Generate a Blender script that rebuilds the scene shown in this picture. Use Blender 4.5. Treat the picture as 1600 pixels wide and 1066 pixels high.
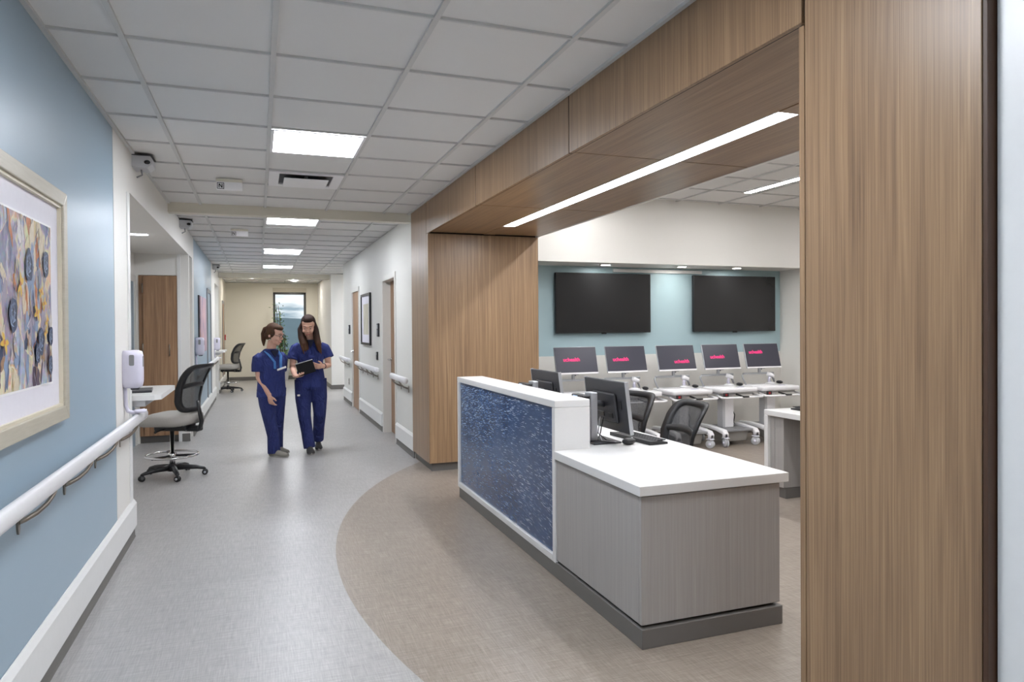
import bpy, bmesh, math, random
from mathutils import Vector, Matrix
PI = math.pi
random.seed(7)
for o in list(bpy.data.objects):
    bpy.data.objects.remove(o)
SC = bpy.context.scene
COL = SC.collection
HC = 1.442          # eye height
CH = 2.68           # corridor ceiling
XL, XR, XF = -0.831, 1.60, 1.576

# ------------------------------------------------------------------ camera
cam_d = bpy.data.cameras.new('camera')
cam = bpy.data.objects.new('camera', cam_d)
COL.objects.link(cam)
SC.camera = cam
F_PX, YAW, PIT, ROL, CY = 1084.16, 0.3503, 0.0099, -0.0072, 520.4
fw = Vector((math.sin(YAW)*math.cos(PIT), math.cos(YAW)*math.cos(PIT), -math.sin(PIT)))
r0 = Vector((math.cos(YAW), -math.sin(YAW), 0))
u0 = r0.cross(fw)
rr = r0*math.cos(ROL) + u0*math.sin(ROL)
uu = -r0*math.sin(ROL) + u0*math.cos(ROL)
M = Matrix((( rr.x, uu.x, -fw.x, 0), (rr.y, uu.y, -fw.y, 0), (rr.z, uu.z, -fw.z, HC), (0, 0, 0, 1)))
cam.matrix_world = M
cam_d.sensor_fit = 'HORIZONTAL'
cam_d.sensor_width = 36
cam_d.lens = 36*F_PX/1600
cam_d.shift_y = -(533-CY)/1600
cam_d.clip_start = 0.05
cam_d.clip_end = 400

# ------------------------------------------------------------------ world and exposure
W = bpy.data.worlds.new('world'); SC.world = W; W.use_nodes = True
wn, wl = W.node_tree.nodes, W.node_tree.links
wn.clear()
wo = wn.new('ShaderNodeOutputWorld'); wb = wn.new('ShaderNodeBackground')
wt = wn.new('ShaderNodeTexCoord'); wm = wn.new('ShaderNodeMapping'); wm.inputs['Scale'].default_value = (9, 9, 60)
wz = wn.new('ShaderNodeTexNoise'); wz.inputs['Scale'].default_value = 2.2; wz.inputs['Detail'].default_value = 5
wr = wn.new('ShaderNodeValToRGB')
wr.color_ramp.elements[0].position = 0.36; wr.color_ramp.elements[0].color = (0.30, 0.40, 0.47, 1)
wr.color_ramp.elements[1].position = 0.62; wr.color_ramp.elements[1].color = (0.86, 0.92, 0.95, 1)
wl.new(wt.outputs['Generated'], wm.inputs['Vector']); wl.new(wm.outputs[0], wz.inputs['Vector'])
wl.new(wz.outputs['Fac'], wr.inputs[0]); wl.new(wr.outputs[0], wb.inputs['Color']); wl.new(wb.outputs[0], wo.inputs[0])
wb.inputs['Strength'].default_value = 0.36
SC.view_settings.view_transform = 'Standard'
SC.view_settings.look = 'None'
SC.view_settings.gamma = 1
SC.view_settings.use_curve_mapping = False
SC.view_settings.exposure = 2.1
PANEL = 10.5         # emission of the square ceiling panels
LINEAR = 9.0       # emission of the linear lights
try:
    SC.cycles.max_bounces = 10; SC.cycles.diffuse_bounces = 6
except Exception:
    pass

# ------------------------------------------------------------------ materials
def s2l(c):
    return tuple(((v/255)/12.92 if v/255 <= 0.04045 else ((v/255+0.055)/1.055)**2.4) for v in c)
def mat(name, rgb, rough=0.5, metal=0.0, emit=0, noise=None, bump=0.0, spec=0.5, coat=0):
    m = bpy.data.materials.new(name); m.use_nodes = True
    n, l = m.node_tree.nodes, m.node_tree.links
    b = n['Principled BSDF']; c = s2l(rgb)+(1,)
    b.inputs['Base Color'].default_value = c
    b.inputs['Roughness'].default_value = rough
    b.inputs['Metallic'].default_value = metal
    b.inputs['Specular IOR Level'].default_value = spec
    if coat: b.inputs['Coat Weight'].default_value = coat
    tc = n.new('ShaderNodeTexCoord')
    nz = n.new('ShaderNodeTexNoise'); nz.inputs['Scale'].default_value = noise[0] if noise else 30
    nz.inputs['Detail'].default_value = 4
    l.new(tc.outputs['Object'], nz.inputs['Vector'])
    amt = noise[1] if noise else 0.03
    mx = n.new('ShaderNodeMix'); mx.data_type = 'RGBA'
    mx.inputs[6].default_value = tuple(v*(1-amt) for v in c[:3])+(1,)
    mx.inputs[7].default_value = tuple(min(1, v*(1+amt)) for v in c[:3])+(1,)
    l.new(nz.outputs['Fac'], mx.inputs[0]); l.new(mx.outputs[2], b.inputs['Base Color'])
    if emit:
        b.inputs['Emission Color'].default_value = c; b.inputs['Emission Strength'].default_value = emit
    if bump:
        bp = n.new('ShaderNodeBump'); bp.inputs['Strength'].default_value = bump; bp.inputs['Distance'].default_value = 0.002
        l.new(nz.outputs['Fac'], bp.inputs['Height']); l.new(bp.outputs[0], b.inputs['Normal'])
    return m
def grain(name, cols, scale, rough=0.4, fine=0.35, spec=0.5, warp=0.6):
    """streaky laminate: noise stretched along one axis; cols = ramp [(pos, rgb)]"""
    m = bpy.data.materials.new(name); m.use_nodes = True
    n, l = m.node_tree.nodes, m.node_tree.links
    b = n['Principled BSDF']; b.inputs['Roughness'].default_value = rough; b.inputs['Specular IOR Level'].default_value = spec
    tc = n.new('ShaderNodeTexCoord')
    mp = n.new('ShaderNodeMapping'); mp.inputs['Scale'].default_value = scale
    l.new(tc.outputs['Object'], mp.inputs['Vector'])
    n1 = n.new('ShaderNodeTexNoise'); n1.inputs['Scale'].default_value = 1.0; n1.inputs['Detail'].default_value = 6
    n1.inputs['Roughness'].default_value = 0.62; n1.inputs['Distortion'].default_value = warp
    l.new(mp.outputs[0], n1.inputs['Vector'])
    mp2 = n.new('ShaderNodeMapping'); mp2.inputs['Scale'].default_value = tuple(v*(9 if v > 5 else 2.5) for v in scale)
    l.new(tc.outputs['Object'], mp2.inputs['Vector'])
    n2 = n.new('ShaderNodeTexNoise'); n2.inputs['Scale'].default_value = 1.0; n2.inputs['Detail'].default_value = 3
    l.new(mp2.outputs[0], n2.inputs['Vector'])
    mx = n.new('ShaderNodeMix'); mx.inputs[0].default_value = fine
    l.new(n1.outputs['Fac'], mx.inputs[2]); l.new(n2.outputs['Fac'], mx.inputs[3])
    rp = n.new('ShaderNodeValToRGB'); e = rp.color_ramp.elements
    for i, (p, c) in enumerate(cols):
        el = e[i] if i < 2 else e.new(p)
        el.position = p; el.color = s2l(c)+(1,)
    l.new(mx.outputs[0], rp.inputs[0]); l.new(rp.outputs[0], b.inputs['Base Color'])
    return m
WOODC = [(0.28, (104, 81, 60)), (0.72, (174, 144, 110)), (0.43, (132, 105, 79)), (0.56, (152, 123, 93))]
wood_v = grain('wood_vertical', WOODC, (26, 26, 0.75), 0.36, 0.45, warp=1.1)
wood_y = grain('wood_lengthwise', WOODC, (26, 0.75, 26), 0.32, 0.45)
wood_door = grain('wood_door', [(0.34, (118, 86, 60)), (0.66, (176, 140, 106)), (0.5, (150, 115, 84))], (18, 18, 0.8), 0.4)
lam_grey = grain('grey_laminate', [(0.22, (140, 136, 133)), (0.78, (176, 173, 169)), (0.5, (158, 154, 150))], (110, 110, 1.2), 0.45, 0.5)
blue_wall = mat('blue_paint', (148, 169, 184), 0.36, noise=(120, 0.02), bump=0.06)
teal_wall = mat('pale_teal_paint', (168, 192, 198), 0.5, noise=(120, 0.02))
cream = mat('cream_paint', (224, 222, 217), 0.5, noise=(120, 0.015), bump=0.05)
warm = mat('warm_cream_paint', (216, 211, 197), 0.55, noise=(120, 0.015))
whitep = mat('white_panel', (222, 222, 220), 0.35)
grey_wall = mat('pale_grey_paint', (216, 215, 209), 0.5, noise=(120, 0.015))
base_grey = mat('grey_rubber_base', (104, 101, 97), 0.5)
quartz = mat('white_quartz', (214, 213, 211), 0.3, noise=(260, 0.03))
tile_m = mat('ceiling_tile', (222, 221, 219), 0.9, noise=(380, 0.05), bump=0.25, spec=0.2)
grid_m = mat('ceiling_grid_metal', (200, 200, 198), 0.5)
gap_m = mat('dark_reveal', (38, 26, 18), 0.7)
white_pl = mat('white_plastic', (232, 231, 233), 0.35)
lilac_pl = mat('pale_lilac_plastic', (214, 211, 226), 0.35)
grey_pl = mat('grey_plastic', (132, 132, 134), 0.45)
lgrey_pl = mat('light_grey_plastic', (186, 187, 190), 0.45)
black_pl = mat('black_plastic', (26, 26, 28), 0.4)
dark_pl = mat('charcoal_plastic', (48, 48, 52), 0.45)
chrome = mat('chrome', (215, 215, 215), 0.12, 1.0)
nickel = mat('brushed_nickel', (150, 142, 132), 0.33, 1.0)
silver = mat('silver_metal', (178, 180, 184), 0.4, 0.6)
fabric = mat('grey_seat_fabric', (164, 160, 154), 0.85, noise=(160, 0.12), bump=0.3)
screen_m = mat('dark_screen', (62, 62, 74), 0.28, noise=(3, 0.08))
tv_m = mat('tv_screen', (34, 34, 35), 0.22, noise=(2, 0.1))
pink = mat('pink_screen_text', (225, 45, 115), 0.5, emit=0.25)
frame_gold = grain('champagne_frame', [(0.2, (172, 166, 150)), (0.8, (196, 190, 176)), (0.5, (184, 178, 162))], (4, 4, 30), 0.4, 0.4)
matboard = mat('mat_board', (222, 220, 228), 0.7)
casing = mat('door_casing_paint', (212, 210, 204), 0.4)
red_m = mat('red_plastic', (170, 30, 30), 0.4)
yellow_m = mat('yellow_paper', (226, 180, 50), 0.6)
lens_m = mat('black_lens', (10, 10, 12), 0.1)
sconce = mat('small_switch_white', (205, 203, 198), 0.5)

def emis(name, rgb, k):
    m = bpy.data.materials.new(name); m.use_nodes = True
    n, l = m.node_tree.nodes, m.node_tree.links
    n.clear(); o = n.new('ShaderNodeOutputMaterial'); e = n.new('ShaderNodeEmission')
    e.inputs[0].default_value = s2l(rgb)+(1,); e.inputs[1].default_value = k; l.new(e.outputs[0], o.inputs[0])
    return m
panel_e = emis('light_panel_diffuser', (243, 247, 255), PANEL)
linear_e = emis('linear_diffuser', (243, 247, 255), LINEAR)
far_e = emis('far_downlight_diffuser', (255, 250, 242), 90)
down_e = emis('downlight_diffuser', (250, 248, 244), 30)
station_e = emis('station_linear_diffuser', (250, 249, 250), 12)

def mesh_weave(name, dens):
    m = bpy.data.materials.new(name); m.use_nodes = True
    n, l = m.node_tree.nodes, m.node_tree.links
    b = n['Principled BSDF']; b.inputs['Base Color'].default_value = s2l((40, 41, 44))+(1,); b.inputs['Roughness'].default_value = 0.6
    o = n['Material Output']; t = n.new('ShaderNodeBsdfTransparent'); x = n.new('ShaderNodeMixShader')
    tc = n.new('ShaderNodeTexCoord'); v = n.new('ShaderNodeTexVoronoi'); v.inputs['Scale'].default_value = 420
    l.new(tc.outputs['Object'], v.inputs['Vector'])
    mr = n.new('ShaderNodeMapRange'); mr.inputs[1].default_value = 0.0; mr.inputs[2].default_value = 0.9
    mr.inputs[3].default_value = dens-0.12; mr.inputs[4].default_value = dens+0.12
    l.new(v.outputs['Distance'], mr.inputs[0]); l.new(mr.outputs[0], x.inputs[0])
    l.new(t.outputs[0], x.inputs[1]); l.new(b.outputs[0], x.inputs[2]); l.new(x.outputs[0], o.inputs[0])
    return m
weave = mesh_weave('black_mesh_weave', 0.80)

def floor_mat(name, c1, c2, c3):
    m = bpy.data.materials.new(name); m.use_nodes = True
    n, l = m.node_tree.nodes, m.node_tree.links
    b = n['Principled BSDF']; b.inputs['Roughness'].default_value = 0.36; b.inputs['Specular IOR Level'].default_value = 0.45
    tc = n.new('ShaderNodeTexCoord')
    rot = n.new('ShaderNodeMapping'); rot.inputs['Rotation'].default_value = (0, 0, math.radians(0))
    l.new(tc.outputs['Object'], rot.inputs[0])
    outs = []
    for sc in ((170, 9, 1), (9, 170, 1), (60, 5, 1), (5, 60, 1)):
        mp = n.new('ShaderNodeMapping'); mp.inputs['Scale'].default_value = sc
        l.new(rot.outputs[0], mp.inputs[0])
        z = n.new('ShaderNodeTexNoise'); z.inputs['Scale'].default_value = 1; z.inputs['Detail'].default_value = 4; z.inputs['Roughness'].default_value = 0.6
        l.new(mp.outputs[0], z.inputs['Vector']); outs.append(z.outputs['Fac'])
    def add(a, bb, k=0.5):
        q = n.new('ShaderNodeMix'); q.inputs[0].default_value = k; l.new(a, q.inputs[2]); l.new(bb, q.inputs[3]); return q.outputs[0]
    s = add(add(outs[0], outs[1]), add(outs[2], outs[3]), 0.3)
    rp = n.new('ShaderNodeValToRGB'); e = rp.color_ramp.elements
    e[0].position = 0.38; e[0].color = s2l(c1)+(1,); e[1].position = 0.62; e[1].color = s2l(c3)+(1,)
    k = e.new(0.5); k.color = s2l(c2)+(1,)
    l.new(s, rp.inputs[0])
    # tile to tile tone, 24 inch modules
    br = n.new('ShaderNodeTexBrick'); br.inputs['Scale'].default_value = 1; br.inputs['Brick Width'].default_value = 0.61
    br.inputs['Row Height'].default_value = 0.61; br.inputs['Mortar Size'].default_value = 0.0008; br.inputs['Color1'].default_value = (0.93, 0.93, 0.93, 1)
    br.inputs['Color2'].default_value = (1.0, 1.0, 1.0, 1); br.inputs['Mortar'].default_value = (0.85, 0.85, 0.85, 1)
    l.new(rot.outputs[0], br.inputs['Vector'])
    mu = n.new('ShaderNodeMix'); mu.data_type = 'RGBA'; mu.blend_type = 'MULTIPLY'; mu.inputs[0].default_value = 1
    l.new(rp.outputs[0], mu.inputs[6]); l.new(br.outputs['Color'], mu.inputs[7]); l.new(mu.outputs[2], b.inputs['Base Color'])
    bp = n.new('ShaderNodeBump'); bp.inputs['Strength'].default_value = 0.12; bp.inputs['Distance'].default_value = 0.001
    l.new(s, bp.inputs['Height']); l.new(bp.outputs[0], b.inputs['Normal'])
    return m
floor_grey = floor_mat('grey_linen_vinyl', (144, 142, 141), (163, 161, 159), (180, 178, 176))
floor_brown = floor_mat('taupe_linen_vinyl', (122, 112, 102), (143, 132, 121), (163, 153, 142))

def streak_mat():
    m = bpy.data.materials.new('blue_streaked_glass'); m.use_nodes = True
    n, l = m.node_tree.nodes, m.node_tree.links
    b = n['Principled BSDF']; b.inputs['Roughness'].default_value = 0.22; b.inputs['Coat Weight'].default_value = 0.25
    tc = n.new('ShaderNodeTexCoord')
    sp = n.new('ShaderNodeSeparateXYZ'); l.new(tc.outputs['Object'], sp.inputs[0])
    def layer(rotx, sc, lo, hi):
        # gentle undulation of the streak direction
        wv = n.new('ShaderNodeTexNoise'); wv.inputs['Scale'].default_value = 1.3; wv.inputs['Detail'].default_value = 1
        l.new(tc.outputs['Object'], wv.inputs['Vector'])
        vs = n.new('ShaderNodeVectorMath'); vs.operation = 'MULTIPLY_ADD'
        l.new(wv.outputs['Color'], vs.inputs[0]); vs.inputs[1].default_value = (0, 0.05, 0.07); l.new(tc.outputs['Object'], vs.inputs[2])
        mp = n.new('ShaderNodeMapping'); mp.inputs['Rotation'].default_value = (rotx, 0, 0); l.new(vs.outputs[0], mp.inputs[0])
        m2 = n.new('ShaderNodeMapping'); m2.inputs['Scale'].default_value = sc; l.new(mp.outputs[0], m2.inputs[0])
        z = n.new('ShaderNodeTexNoise'); z.inputs['Scale'].default_value = 1; z.inputs['Detail'].default_value = 3; z.inputs['Roughness'].default_value = 0.55
        l.new(m2.outputs[0], z.inputs['Vector'])
        r = n.new('ShaderNodeMapRange'); r.inputs[1].default_value = lo; r.inputs[2].default_value = hi; l.new(z.outputs['Fac'], r.inputs[0])
        return r.outputs[0]
    a = layer(math.radians(-8), (1, 12, 140), 0.55, 0.66)
    c = layer(math.radians(12), (1, 18, 200), 0.57, 0.68)
    mx = n.new('ShaderNodeMath'); mx.operation = 'MAXIMUM'; l.new(a, mx.inputs[0]); l.new(c, mx.inputs[1])
    dn = n.new('ShaderNodeTexNoise'); dn.inputs['Scale'].default_value = 3.2; dn.inputs['Detail'].default_value = 2
    l.new(tc.outputs['Object'], dn.inputs['Vector'])
    dm = n.new('ShaderNodeMapRange'); dm.inputs[1].default_value = 0.32; dm.inputs[2].default_value = 0.68; dm.inputs[3].default_value = 0.15; dm.inputs[4].default_value = 1
    l.new(dn.outputs['Fac'], dm.inputs[0])
    hz = n.new('ShaderNodeMapRange'); hz.inputs[1].default_value = 0.05; hz.inputs[2].default_value = 0.75; hz.inputs[3].default_value = 0.25; hz.inputs[4].default_value = 1
    l.new(sp.outputs['Z'], hz.inputs[0])
    p1 = n.new('ShaderNodeMath'); p1.operation = 'MULTIPLY'; l.new(mx.outputs[0], p1.inputs[0]); l.new(dm.outputs[0], p1.inputs[1])
    p2 = n.new('ShaderNodeMath'); p2.operation = 'MULTIPLY'; p1b = None; l.new(p1.outputs[0], p2.inputs[0]); l.new(hz.outputs[0], p2.inputs[1])
    base = n.new('ShaderNodeMix'); base.data_type = 'RGBA'; base.inputs[6].default_value = s2l((36, 56, 90))+(1,); base.inputs[7].default_value = s2l((62, 90, 130))+(1,)
    l.new(dn.outputs['Fac'], base.inputs[0])
    fin = n.new('ShaderNodeMix'); fin.data_type = 'RGBA'; fin.inputs[7].default_value = s2l((84, 114, 154))+(1,)
    l.new(p2.outputs[0], fin.inputs[0]); l.new(base.outputs[2], fin.inputs[6]); l.new(fin.outputs[2], b.inputs['Base Color'])
    return m
streak = streak_mat()

# ------------------------------------------------------------------ mesh helpers
class MB:
    """collects shapes into one mesh"""
    def __init__(s): s.bm = bmesh.new(); s.mats = []
    def mi(s, m):
        if m is None: return 0
        if m not in s.mats: s.mats.append(m)
        return s.mats.index(m)
    def _add(s, verts, faces, m, smooth=False, mtx=None):
        i = s.mi(m)
        vs = [s.bm.verts.new(mtx @ Vector(v) if mtx else Vector(v)) for v in verts]
        out = []
        for f in faces:
            try:
                fc = s.bm.faces.new([vs[k] for k in f])
            except ValueError:
                continue
            fc.material_index = i; fc.smooth = smooth; out.append(fc)
        return vs, out
    def box(s, a, b, m=None, bev=0.0, mtx=None, seg=1):
        x0, x1 = sorted((a[0], b[0])); y0, y1 = sorted((a[1], b[1])); z0, z1 = sorted((a[2], b[2]))
        V = [(x0,y0,z0),(x1,y0,z0),(x1,y1,z0),(x0,y1,z0),(x0,y0,z1),(x1,y0,z1),(x1,y1,z1),(x0,y1,z1)]
        F = [(0,3,2,1),(4,5,6,7),(0,1,5,4),(1,2,6,5),(2,3,7,6),(3,0,4,7)]
        vs, fs = s._add(V, F, m, False, mtx)
        if bev:
            bev = min(bev, 0.49*min(x1-x0, y1-y0, z1-z0))
            es = list({e for f in fs for e in f.edges})
            bmesh.ops.bevel(s.bm, geom=es, offset=bev, segments=seg, affect='EDGES', profile=0.5)
        return s
    def prism(s, pts, z0, z1, m=None, axis='z', mtx=None, smooth=False):
        n = len(pts)
        def P(p, t):
            if axis == 'z': return (p[0], p[1], t)
            if axis == 'x': return (t, p[0], p[1])
            return (p[0], t, p[1])
        V = [P(p, z0) for p in pts]+[P(p, z1) for p in pts]
        F = [tuple(range(n-1, -1, -1)), tuple(range(n, 2*n))]+[(i, (i+1) % n, n+(i+1) % n, n+i) for i in range(n)]
        s._add(V, F, m, smooth, mtx); return s
    def rings(s, rings, m=None, cap=True, closed=True, smooth=True, mtx=None, loop=False):
        n = len(rings[0]); V = [p for r in rings for p in r]; F = []
        R = len(rings)
        for k in range(R if loop else R-1):
            for i in range(n if closed else n-1):
                a = k*n+i; b = k*n+(i+1) % n; c = ((k+1) % R)*n+(i+1) % n; d = ((k+1) % R)*n+i
                F.append((a, b, c, d))
        if cap and not loop and closed:
            F.append(tuple(range(n-1, -1, -1))); F.append(tuple(range((R-1)*n, R*n)))
        s._add(V, F, m, smooth, mtx); return s
    def tube(s, path, r, m=None, n=10, cap=True, mtx=None, loop=False, flat=1.0):
        P = [Vector(p) for p in path]; R = []
        rs = r if isinstance(r, (list, tuple)) else [r]*len(P)
        prev = None
        for i, p in enumerate(P):
            if loop: d = P[(i+1) % len(P)]-P[i-1]
            else: d = P[min(i+1, len(P)-1)]-P[max(i-1, 0)]
            d.normalize()
            up = Vector((0, 0, 1)) if abs(d.z) < 0.9 else Vector((0, 1, 0))
            if prev is not None:
                a = prev-d*prev.dot(d)
                if a.length > 1e-4: up = a
            a = up-d*up.dot(d); a.normalize(); prev = a
            b = d.cross(a)
            R.append([p+a*math.cos(t)*rs[i]*flat+b*math.sin(t)*rs[i] for t in [2*PI*k/n for k in range(n)]])
        return s.rings(R, m, cap, True, True, mtx, loop)
    def lathe(s, prof, c=(0, 0, 0), m=None, n=24, mtx=None, cap=True):
        R = [[(c[0]+r*math.cos(2*PI*k/n), c[1]+r*math.sin(2*PI*k/n), c[2]+z) for k in range(n)] for r, z in prof]
        return s.rings(R, m, cap, True, True, mtx)
    def ball(s, c, r, m=None, n=16, mtx=None, rot=None):
        r = r if isinstance(r, (list, tuple)) else (r, r, r)
        R = []
        K = max(6, n//2)
        for k in range(1, K):
            t = PI*k/K
            R.append([(math.sin(t)*math.cos(2*PI*i/n)*r[0], math.sin(t)*math.sin(2*PI*i/n)*r[1], -math.cos(t)*r[2]) for i in range(n)])
        T = Matrix.Translation(Vector(c)) @ (rot.to_4x4() if rot else Matrix.Identity(4))
        if mtx: T = mtx @ T
        return s.rings(R, m, True, True, True, T)
    def build(s, name, m=None, parent=None, loc=None, rot=None, smooth_angle=None):
        me = bpy.data.meshes.new(name)
        bmesh.ops.recalc_face_normals(s.bm, faces=s.bm.faces)
        s.bm.to_mesh(me); s.bm.free()
        for x in (s.mats or [m]):
            if x is not None: me.materials.append(x)
        o = bpy.data.objects.new(name, me); COL.objects.link(o)
        if parent: o.parent = parent
        if loc: o.location = loc
        if rot: o.rotation_euler = rot
        return o
def tag(o, label=None, cat=None, group=None, kind=None):
    if label: o['label'] = label
    if cat: o['category'] = cat
    if group: o['group'] = group
    if kind: o['kind'] = kind
    return o
def thing(name, label, cat, loc=(0, 0, 0), rz=0, group=None):
    o = bpy.data.objects.new(name, None); COL.objects.link(o); o.empty_display_size = 0.05
    o.location = loc; o.rotation_euler = (0, 0, rz)
    return tag(o, label, cat, group)
def struct(o): o['kind'] = 'structure'; return o
def kids(o): return [c for c in bpy.data.objects if c.parent == o]
def dup(o, loc=None, rz=None, label=None, parent=None):
    c = o.copy(); COL.objects.link(c)
    if parent: c.parent = parent
    for ch in kids(o): dup(ch, parent=c)
    if loc: c.location = loc
    if rz is not None: c.rotation_euler = (0, 0, rz)
    if label: c['label'] = label
    return c
def sbox(name, a, b, m, bev=0, parent=None):
    o = MB().box(a, b, None, bev).build(name, m, parent)
    return o if parent else struct(o)
def arc(cx, cy, r, a0, a1, n): return [(cx+r*math.cos(a0+(a1-a0)*i/n), cy+r*math.sin(a0+(a1-a0)*i/n)) for i in range(n+1)]
def rrect(w, h, r, n=5):
    pts = []
    for cx, cy, a in ((w/2-r, h/2-r, 0), (-w/2+r, h/2-r, PI/2), (-w/2+r, -h/2+r, PI), (w/2-r, -h/2+r, 1.5*PI)):
        pts += arc(cx, cy, r, a, a+PI/2, n)
    return pts

# ------------------------------------------------------------------ floor (one slab, two flooring colours meeting on a curve)
fm = MB()
cx, cy, R = 5.33, 4.1, 4.9
ya = cy+math.sqrt(R*R-(XR-cx)**2)     # curve meets corridor side of far pillar
yb = cy-math.sqrt(R*R-(XR-cx)**2)
a0 = math.atan2(ya-cy, XR-cx); a1 = math.atan2(yb-cy, XR-cx)+2*PI
curve = arc(cx, cy, R, a0, a1, 60)
def fq(p, m): fm._add([(x, y, 0.0) for x, y in p], [tuple(range(len(p)))], m)
for p, q in zip(curve[:-1], curve[1:]):
    fq([p, q, (XR, q[1]), (XR, p[1])], floor_brown)
    fq([(-1.6, p[1]), (-1.6, q[1]), q, p], floor_grey)
fq([(-1.6, -5), (XR, -5), (XR, yb), (-1.6, yb)], floor_grey)
fq([(-1.6, ya), (XR, ya), (XR, 21), (-1.6, 21)], floor_grey)
fq([(XR, 8), (4.2, 8), (4.2, 21), (XR, 21)], floor_grey)
fq([(XR, -5), (9.2, -5), (9.2, 8), (XR, 8)], floor_brown)
fm.box((-1.6, -5, -0.1), (9.2, 21, -0.02), base_grey)
struct(fm.build('floor'))

# ------------------------------------------------------------------ ceilings
ce = struct(MB().box((-1.7, -5, CH+0.012), (XF-0.002, 7.62, CH+0.06)).build('ceiling', tile_m))
def grid(xs, ys, x0, x1, y0, y1, z, parent, w=0.012):
    g = MB()
    for x in xs: g.box((x-w, y0, z-0.001), (x+w, y1, z+0.014))
    for y in ys: g.box((x0, y-0.006, z), (x1, y+0.006, z+0.014))
    return g.build('ceiling_grid', grid_m, parent)
GX = [-0.533+0.6096*i for i in range(4)]
GY = [2.737+0.6096*j for j in range(-12, 8)]
grid(GX, GY, XL, XF, -5, 7.6, CH, ce)
wall_angle = MB().box((XL, -5, CH-0.004), (XL+0.022, 7.6, CH+0.013)).box((XF-0.02, -5, CH-0.004), (XF, 7.6, CH+0.013)).build('ceiling_angle', grid_m, ce)
ce2 = struct(MB().box((-1.7, 7.7, CH+0.012), (4.2, 21, CH+0.06)).build('ceiling', tile_m))
grid(GX+[GX[3]+0.6096*i for i in range(1, 5)], [7.86+0.6096*j for j in range(0, 21)], XL, 4.2, 7.72, 20.4, CH, ce2)
SZ = 2.91
ce3 = struct(MB().box((2.775, -3, SZ+0.012), (9.2, 7.2, SZ+0.06)).build('ceiling', tile_m))
grid([2.86+0.6096*i for i in range(11)], [-2.75+0.6096*j for j in range(17)], 2.75, 9.1, -3, 7.1, SZ, ce3)
sbox('trim_1', (XL, 7.60, CH-0.085), (XR, 7.72, CH+0.05), warm)
sbox('trim_2', (XL, 16.90, CH-0.10), (XR, 17.05, CH+0.05), warm)

# ------------------------------------------------------------------ left wall
def slab(name, a, b, m): return sbox(name, a, b, m)
slab('wall_left', (XL-0.12, -5, 0), (XL, 4.85, CH), blue_wall)
slab('wall_left', (XL-0.12, 4.85, 0), (XL+0.002, 5.42, CH), cream)
AH = 2.385
slab('wall_left', (XL-0.12, 5.42, AH), (XL+0.002, 10.15, CH), cream)
slab('wall_left', (XL-0.12, 10.15, 0), (XL+0.002, 10.45, CH), cream)
slab('wall_left', (XL-0.12, 10.45, 0), (XL, 14.25, CH), blue_wall)
slab('wall_left', (XL-0.12, 14.25, 0), (XL+0.002, 15.3, CH), cream)
slab('wall_left', (XL-0.12, 15.3, 2.36), (XL+0.002, 16.6, CH), cream)
slab('wall_left', (XL-0.12, 16.6, 0), (XL+0.002, 17.1, CH), cream)
slab('wall_left', (XL-0.12, 17.1, 0), (XL, 20.5, CH), warm)
# white corner guards round the openings
for y in (5.30, 10.16):
    sbox('trim_3', (XL+0.001, y, 0), (XL+0.008, y+0.09, CH-0.31 if y < 6 else CH-0.30), whitep, 0.002)
# first alcove
sbox('wall_alcove', (-1.55, 5.3, 0), (-1.45, 10.2, AH), cream)
sbox('wall_alcove', (-1.45, 5.32, 0), (XL-0.12, 5.42, AH), cream)
sbox('wall_alcove', (-0.965, 9.75, 0), (XL-0.001, 9.85, AH), cream)
sbox('wall_alcove', (-1.45, 9.75, 2.115), (-0.965, 9.85, AH), cream)
sbox('wall_alcove', (-1.45, 9.75, 0), (-1.405, 9.85, 2.115), cream)
sbox('trim_4', (-0.965, 9.735, 0), (-0.925, 9.75, AH), whitep)
sbox('ceiling', (-1.55, 5.3, AH), (XL-0.119, 9.86, AH+0.05), cream)
sbox('baseboard_alcove', (-0.925, 9.735, 0), (XL, 9.749, 0.1), base_grey)
d1 = struct(MB().box((-1.449, 8.7, 0), (-1.425, 8.78, 2.1)).box((-1.449, 9.62, 0), (-1.425, 9.70, 2.1)).box((-1.449, 8.78, 2.02), (-1.425, 9.62, 2.1)).build('door_1', casing))
MB().box((-1.449, 8.78, 0), (-1.44, 9.62, 2.02)).build('door_slab', mat('blue_grey_door', (140, 156, 166), 0.5), d1)
# second alcove
sbox('wall_alcove', (-1.55, 15.2, 0), (-1.45, 16.7, 2.36), cream)
sbox('wall_alcove', (-1.45, 15.2, 0), (XL-0.12, 15.3, 2.36), cream)
sbox('wall_alcove', (-1.45, 16.6, 0), (XL-0.12, 16.7, 2.36), cream)
sbox('ceiling', (-1.55, 15.2, 2.36), (XL-0.119, 16.7, 2.41), cream)

def bumper(name, y0, y1, x, side):
    """white impact board with a sloped top and the grey cove base under it"""
    s = side
    MBo = MB().prism([(x, 0.078), (x+s*0.022, 0.078), (x+s*0.022, 0.235), (x+s*0.004, 0.262), (x, 0.262)], y0, y1, axis='y')
    o = struct(MBo.build('trim_5', whitep))
    b = struct(MB().prism([(x, 0), (x+s*0.014, 0), (x+s*0.010, 0.012), (x+s*0.007, 0.078), (x, 0.078)], y0, y1, axis='y').build('baseboard_'+name, base_grey))
bumper('left', -5, 5.42, XL+0.002, 1)
bumper('left', 10.15, 15.3, XL+0.002, 1)
bumper('left', 16.6, 20.4, XL+0.002, 1)

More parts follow.
